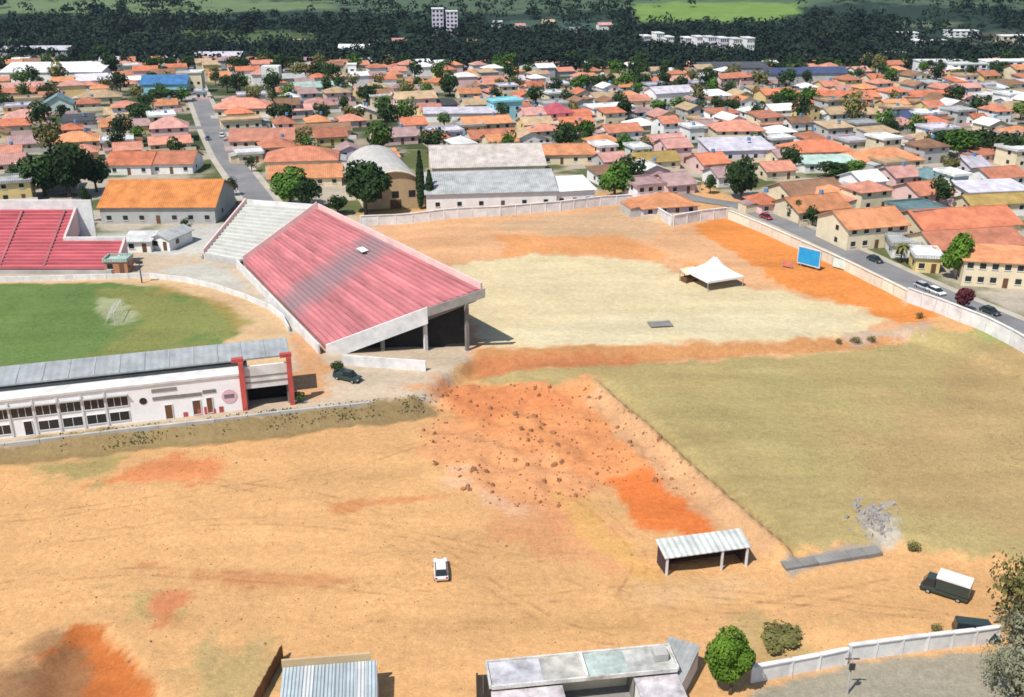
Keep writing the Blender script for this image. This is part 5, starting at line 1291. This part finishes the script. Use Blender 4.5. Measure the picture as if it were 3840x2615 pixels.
# ------------------------------------------------------------------ vehicles
TY = MB().cyl((0, -.11, 0), (0, .11, 0), .34, n=14).mesh("tyre", RUBBER)
RIM = MB().cyl((0, -.13, 0), (0, .13, 0), .2, n=10).mesh("rim", METAL)
LAMP = mat("headlight_glass", (.7, .7, .65), .2, .1); TAIL = mat("tail_light_red", (.4, .02, .02), .3, .1)
def vehicle(px, py, deg, paint, label, kind="car", name="parked_car", cat="car", p=None):
    p = at(px, py) if p is None else p
    r = empty(name, p, math.radians(deg), label, cat)
    m = mat("paint_" + paint, {'white': (.75, .75, .74), 'dark': (.03, .05, .045), 'silver': (.45, .46, .47), 'red': (.35, .03, .03), 'blue': (.04, .08, .2)}[paint], .35, .1, 1.0, .05, spec=.5)
    if kind == "car": L_, W_, bz, cab = 4.1, 1.68, .86, [(-1.9, .9), (-1.35, 1.42), (.35, 1.42), (1.15, .9)]
    elif kind == "pickup": L_, W_, bz, cab = 5.0, 1.8, 1.0, [(-.55, 1.02), (-.45, 1.72), (.85, 1.72), (1.5, 1.02)]
    elif kind == "van": L_, W_, bz, cab = 4.7, 1.85, 1.05, [(-2.25, 1.07), (-2.2, 2.0), (1.2, 2.0), (1.9, 1.07)]
    else: L_, W_, bz, cab = 6.0, 2.1, 1.05, [(1.2, 1.07), (1.22, 2.2), (2.3, 2.2), (2.9, 1.07)]
    h = W_ / 2; x0, x1 = -L_ / 2, L_ / 2
    b = MB()
    b.hexa([(x0 + .1, -h + .08, .3), (x1 - .15, -h + .08, .3), (x1 - .15, h - .08, .3), (x0 + .1, h - .08, .3)], [(x0, -h, .62), (x1, -h, .62), (x1, h, .62), (x0, h, .62)])
    b.hexa([(x0, -h, .621), (x1, -h, .621), (x1, h, .621), (x0, h, .621)], [(x0 + .08, -h + .08, bz), (x1 - .3, -h + .08, bz - .06), (x1 - .3, h - .08, bz - .06), (x0 + .08, h - .08, bz)])
    bd = b.build("body", m, r)
    (a0, z0), (a1, z1), (a2, z2), (a3, z3) = cab; k = h - .12; t = h - .28
    g = MB(); g.hexa([(a0, -k, z0 - .05), (a3, -k, z3 - .05), (a3, k, z3 - .05), (a0, k, z0 - .05)], [(a1, -t, z1 - .05), (a2, -t, z2 - .05), (a2, t, z2 - .05), (a1, t, z1 - .05)])
    g.build("windows", GLASS, r)
    MB().box(a1 + .05, a2 - .02, -t, t, z1 - .045, z1 + .02).build("roof", m, r)
    if kind == "truck":
        MB().box(x0, 1.05, -h - .1, h + .1, 1.1, 2.7).build("cargo_box", m, r)
        MB().box(x0 - .05, 1.1, -h - .16, h + .16, 2.705, 2.95).build("cargo_cover", WHITEP, r)
    if kind == "pickup":
        c = MB().box(x0 + .1, -.7, -h + .05, -h + .14, 1.0, 1.3).box(x0 + .1, -.7, h - .14, h - .05, 1.0, 1.3).box(x0 + .08, x0 + .16, -h + .15, h - .15, 1.0, 1.3); c.build("cargo_bed", m, r)
    for sx in (-1, 1):
        for sy in (-1, 1):
            w = place("wheel", TY, r, (sx * L_ * .31, sy * (h - .06), .34)); place("rim", RIM, w)
    for sy in (-1, 1):
        MB().box(x1 - .06, x1 + .02, sy * h * .7 - .18, sy * h * .7 + .18, .6, .76).build("headlight", LAMP, r)
        MB().box(x0 - .02, x0 + .05, sy * h * .75 - .12, sy * h * .75 + .12, .62, .8).build("tail_light", TAIL, r)
    return r
vehicle(441, 573, 96, 'white', "small white car alone in the middle of the orange dirt yard")
vehicle(348, 380, -28, 'dark', "dark green pickup parked by the low white wall under the terrace", "pickup")
tk = vehicle(944, 594, 146, 'dark', "dark truck with a white covered load at the right of the dirt yard", "truck", "parked_truck", "truck")
tk.scale = (.88, .88, .88)
vehicle(975, 637, -12, 'dark', "dark van parked behind the bottom right garden wall", "van")
vehicle(578, 199, 20, 'silver', "pale silver car parked behind the back wall by the white store")
vehicle(875, 262, -68, 'dark', "dark car on the right-hand street near the mint banner")
vehicle(923, 289, -68, 'silver', "silver car on the right-hand street below the yellow-fronted house")
vehicle(936, 294, -68, 'white', "white car just behind the silver car on the right-hand street")
vehicle(990, 314, -66, 'dark', "dark car on the right-hand street beyond the maroon tree")
vehicle(766, 219, -68, 'red', "dark red car at the upper end of the right-hand street")
vehicle(208, 140, -70, 'blue', "dark blue car halfway up the left street")
vehicle(222, 137, -70, 'white', "white car on the right side of the left street")
# clods and broken brick on the churned soil: one mass
rng = np.random.default_rng(3); cb = MB(); n = 0
while n < 460:
    px, py = rng.uniform(420, 730), rng.uniform(385, 545)
    q = plane(px, py, .5)
    if polysd(RUB, np.array([q[0]]), np.array([q[1]]))[0] > 2: continue
    p = at(px, py); s = rng.uniform(.08, .24) * (2.6 if rng.random() < .15 else 1)
    a = rng.uniform(0, 6.28); c, d = math.cos(a) * s, math.sin(a) * s
    B = [(p.x - c, p.y - d, p.z - .1), (p.x + d, p.y - c, p.z - .1), (p.x + c, p.y + d, p.z - .1), (p.x - d, p.y + c, p.z - .1)]
    cb.hexa(B, [(b[0] * .55 + p.x * .45 + rng.normal() * s * .15, b[1] * .55 + p.y * .45, p.z + s * rng.uniform(.5, 1.2)) for b in B]); n += 1
tag(cb.build("rubble", mat("rubble_soil", (.36, .175, .085), .95, .4, .5)), "orange soil clods strewn over the churned ground", "rubble", kind="stuff")
cb = MB()
for k in range(170):
    px, py = rng.normal(872, 9), rng.normal(518, 9); p = at(px + (py - 515) * .3, py); s = rng.uniform(.08, .42) * (1.5 if rng.random() < .1 else 1)
    a = rng.uniform(0, 6.28); B = [(p.x + s * u * math.cos(a) - s * v * math.sin(a), p.y + s * u * math.sin(a) + s * v * math.cos(a), p.z - .1) for u, v in ((-1, -.6), (1, -.7), (.9, .6), (-1, .7))]
    cb.hexa(B, [(b[0] * .7 + p.x * .3, b[1] * .7 + p.y * .3, p.z + s * rng.uniform(.4, 1.0)) for b in B])
tag(cb.build("rubble", mat("broken_concrete", (.34, .31, .28), .95, .4, .6)), "heap of grey broken concrete beside the dry field's corner", "rubble", kind="stuff")

# ------------------------------------------------------------------ tyre tracks pressed into the yard
def track_mat():
    m = mat("tyre_track_soil", (.40, .21, .10), 1.0, .3, .4, 0)
    nt = m.node_tree; b = nt.nodes["Principled BSDF"]
    tc = nd(nt, "ShaderNodeTexCoord"); n = nd(nt, "ShaderNodeTexNoise"); n.inputs["Scale"].default_value = .35; n.inputs["Detail"].default_value = 5
    nt.links.new(tc.outputs["Object"], n.inputs["Vector"])
    r = nd(nt, "ShaderNodeMapRange"); r.inputs["From Min"].default_value = .42; r.inputs["From Max"].default_value = .68; r.inputs["To Max"].default_value = .22
    nt.links.new(n.outputs["Fac"], r.inputs["Value"]); nt.links.new(r.outputs[0], b.inputs["Alpha"])
    return m
TM = track_mat()
def track(pts, off):
    P = [Vector((*plane(a, b, .1), 0)) for a, b in pts]
    Q = []
    for i in range(len(P) - 1):
        p0, p1, p2, p3 = P[max(i - 1, 0)], P[i], P[i + 1], P[min(i + 2, len(P) - 1)]
        for k in range(10):
            t = k / 10
            Q.append(.5 * ((2 * p1) + (p2 - p0) * t + (2 * p0 - 5 * p1 + 4 * p2 - p3) * t * t + (3 * p1 - p0 - 3 * p2 + p3) * t ** 3))
    R_ = []
    for i, q in enumerate(Q):
        t = (Q[min(i + 1, len(Q) - 1)] - Q[max(i - 1, 0)]).normalized(); R_.append((q.x - t.y * off, q.y + t.x * off))
    strip("tyre_track", R_, .48, TM, .035, step=1.0)
for pts in ([(-30, 590), (120, 572), (300, 580), (480, 600), (650, 590), (800, 600), (960, 620)], [(60, 540), (220, 520), (380, 530), (520, 560), (640, 600), (760, 606), (900, 580)],
            [(200, 480), (330, 500), (420, 540), (500, 590), (560, 625), (620, 640)], [(-20, 520), (150, 500), (330, 470), (430, 440)], [(620, 600), (640, 560), (610, 520), (560, 490)]):
    for o_ in (-.8, .8): track(pts, o_)

# ------------------------------------------------------------------ air
hz = bpy.data.materials.new("haze_air"); hz.use_nodes = True
hz.node_tree.nodes.remove(hz.node_tree.nodes["Principled BSDF"])
pv = hz.node_tree.nodes.new("ShaderNodeVolumePrincipled")
pv.inputs["Color"].default_value = (.55, .72, .9, 1); pv.inputs["Density"].default_value = 0.00006; pv.inputs["Anisotropy"].default_value = 0.2
hz.node_tree.links.new(pv.outputs[0], hz.node_tree.nodes["Material Output"].inputs["Volume"])
tag(MB().box(-6100, 6100, -650, 7100, -60, 900).build("haze", hz), kind="stuff")

# ------------------------------------------------------------------ weeds, tufts and stones
def scatter(name, label, cat, poly_px, z, n, size, m, seed, upright=.2, line=None, dens=None):
    rng = np.random.default_rng(seed); cen, nor, siz = [], [], []
    P = pz(poly_px, z); xs_ = [p[0] for p in P]; ys_ = [p[1] for p in P]; k = 0; tries = 0
    while k < n and tries < n * 12:
        m_ = 4000; tries += m_
        x = rng.uniform(min(xs_), max(xs_), m_); y = rng.uniform(min(ys_), max(ys_), m_)
        ok = polysd(P, x, y) < 0
        if dens is not None: ok &= fbm(x / dens, y / dens, seed) > rng.uniform(.35, .7, m_)
        for a, b in zip(x[ok], y[ok]):
            zz = terr(a, b); c = rng.uniform(*size)
            cen.append((a, b, zz + c * .35)); nor.append((rng.normal(), rng.normal() - .3, upright)); siz.append(c); k += 1
            if k >= n: break
    me = quads_mesh(name, np.array(cen), np.array(nor), np.array(siz), m, rng)
    return tag(place(name, me), label, cat, kind="stuff")
scatter("weeds", "strip of dark weeds on the earth bank below the kerb", "weeds", [(60, 448), (200, 431), (290, 423), (432, 405), (430, 399), (280, 415), (120, 433), (60, 440)], 1.2, 1100, (.07, .26), mat('bank_weed_leaves', (.10, .105, .035), .9, .4, .4, 0, c2=(.035, .045, .015)), 4, .5, dens=4)
DRY = mat("dry_grass_blades", (.36, .295, .135), .95, .3, .3, 0, c2=(.27, .23, .095), spec=.05)
scatter("grass", "short dry grass tufts over the tan field", "grass", [(600, 368), (700, 355), (850, 348), (930, 340), (1040, 360), (1060, 560), (1000, 552), (890, 530), (792, 540), (650, 424)], .9, 9000, (.05, .13), DRY, 5, 2.5, dens=9)
scatter("grass", "tufts of uneven grass over the green pitch", "grass", [(-30, 289), (110, 286), (200, 301), (234, 322), (215, 345), (100, 372), (-30, 400)], 2.2, 4000, (.05, .12), mat("pitch_blades", (.10, .18, .04), .95, .4, .3, 0, c2=(.05, .11, .02), spec=.05), 6, 1.6, dens=6)
rng = np.random.default_rng(8); sb_ = MB()
for k in range(1500):
    px, py = rng.uniform(-10, 1000), 430 + 260 * rng.random() ** 1.3
    q = plane(px, py, 0)
    if polysd(UPPER, np.array([q[0]]), np.array([q[1]]))[0] < 3 or polysd(FIELD, np.array([q[0]]), np.array([q[1]]))[0] < 2: continue
    p = at(px, py); s_ = rng.uniform(.03, .10) * (2.2 if rng.random() < .05 else 1); a = rng.uniform(0, 6.28); c, d = math.cos(a) * s_, math.sin(a) * s_
    B = [(p.x - c, p.y - d, p.z - .03), (p.x + d, p.y - c, p.z - .03), (p.x + c, p.y + d, p.z - .03), (p.x - d, p.y + c, p.z - .03)]
    sb_.hexa(B, [(b[0] * .6 + p.x * .4, b[1] * .6 + p.y * .4, p.z + s_ * .9) for b in B])
tag(sb_.build("gravel", mat("loose_stones", (.40, .27, .17), .95, .5, .5)), "loose stones strewn across the orange dirt yard", "gravel", kind="stuff")
scatter("weeds", "sparse dry weeds dotted over the orange dirt yard", "weeds", [(0, 470), (130, 458), (430, 420), (560, 520), (640, 600), (900, 590), (1000, 640), (740, 650), (400, 640), (200, 650), (0, 600)], 0, 800, (.04, .15), mat('dry_weed_leaves', (.26, .20, .09), .9, .4, .4, 0, c2=(.15, .12, .05)), 9, .9, dens=11)
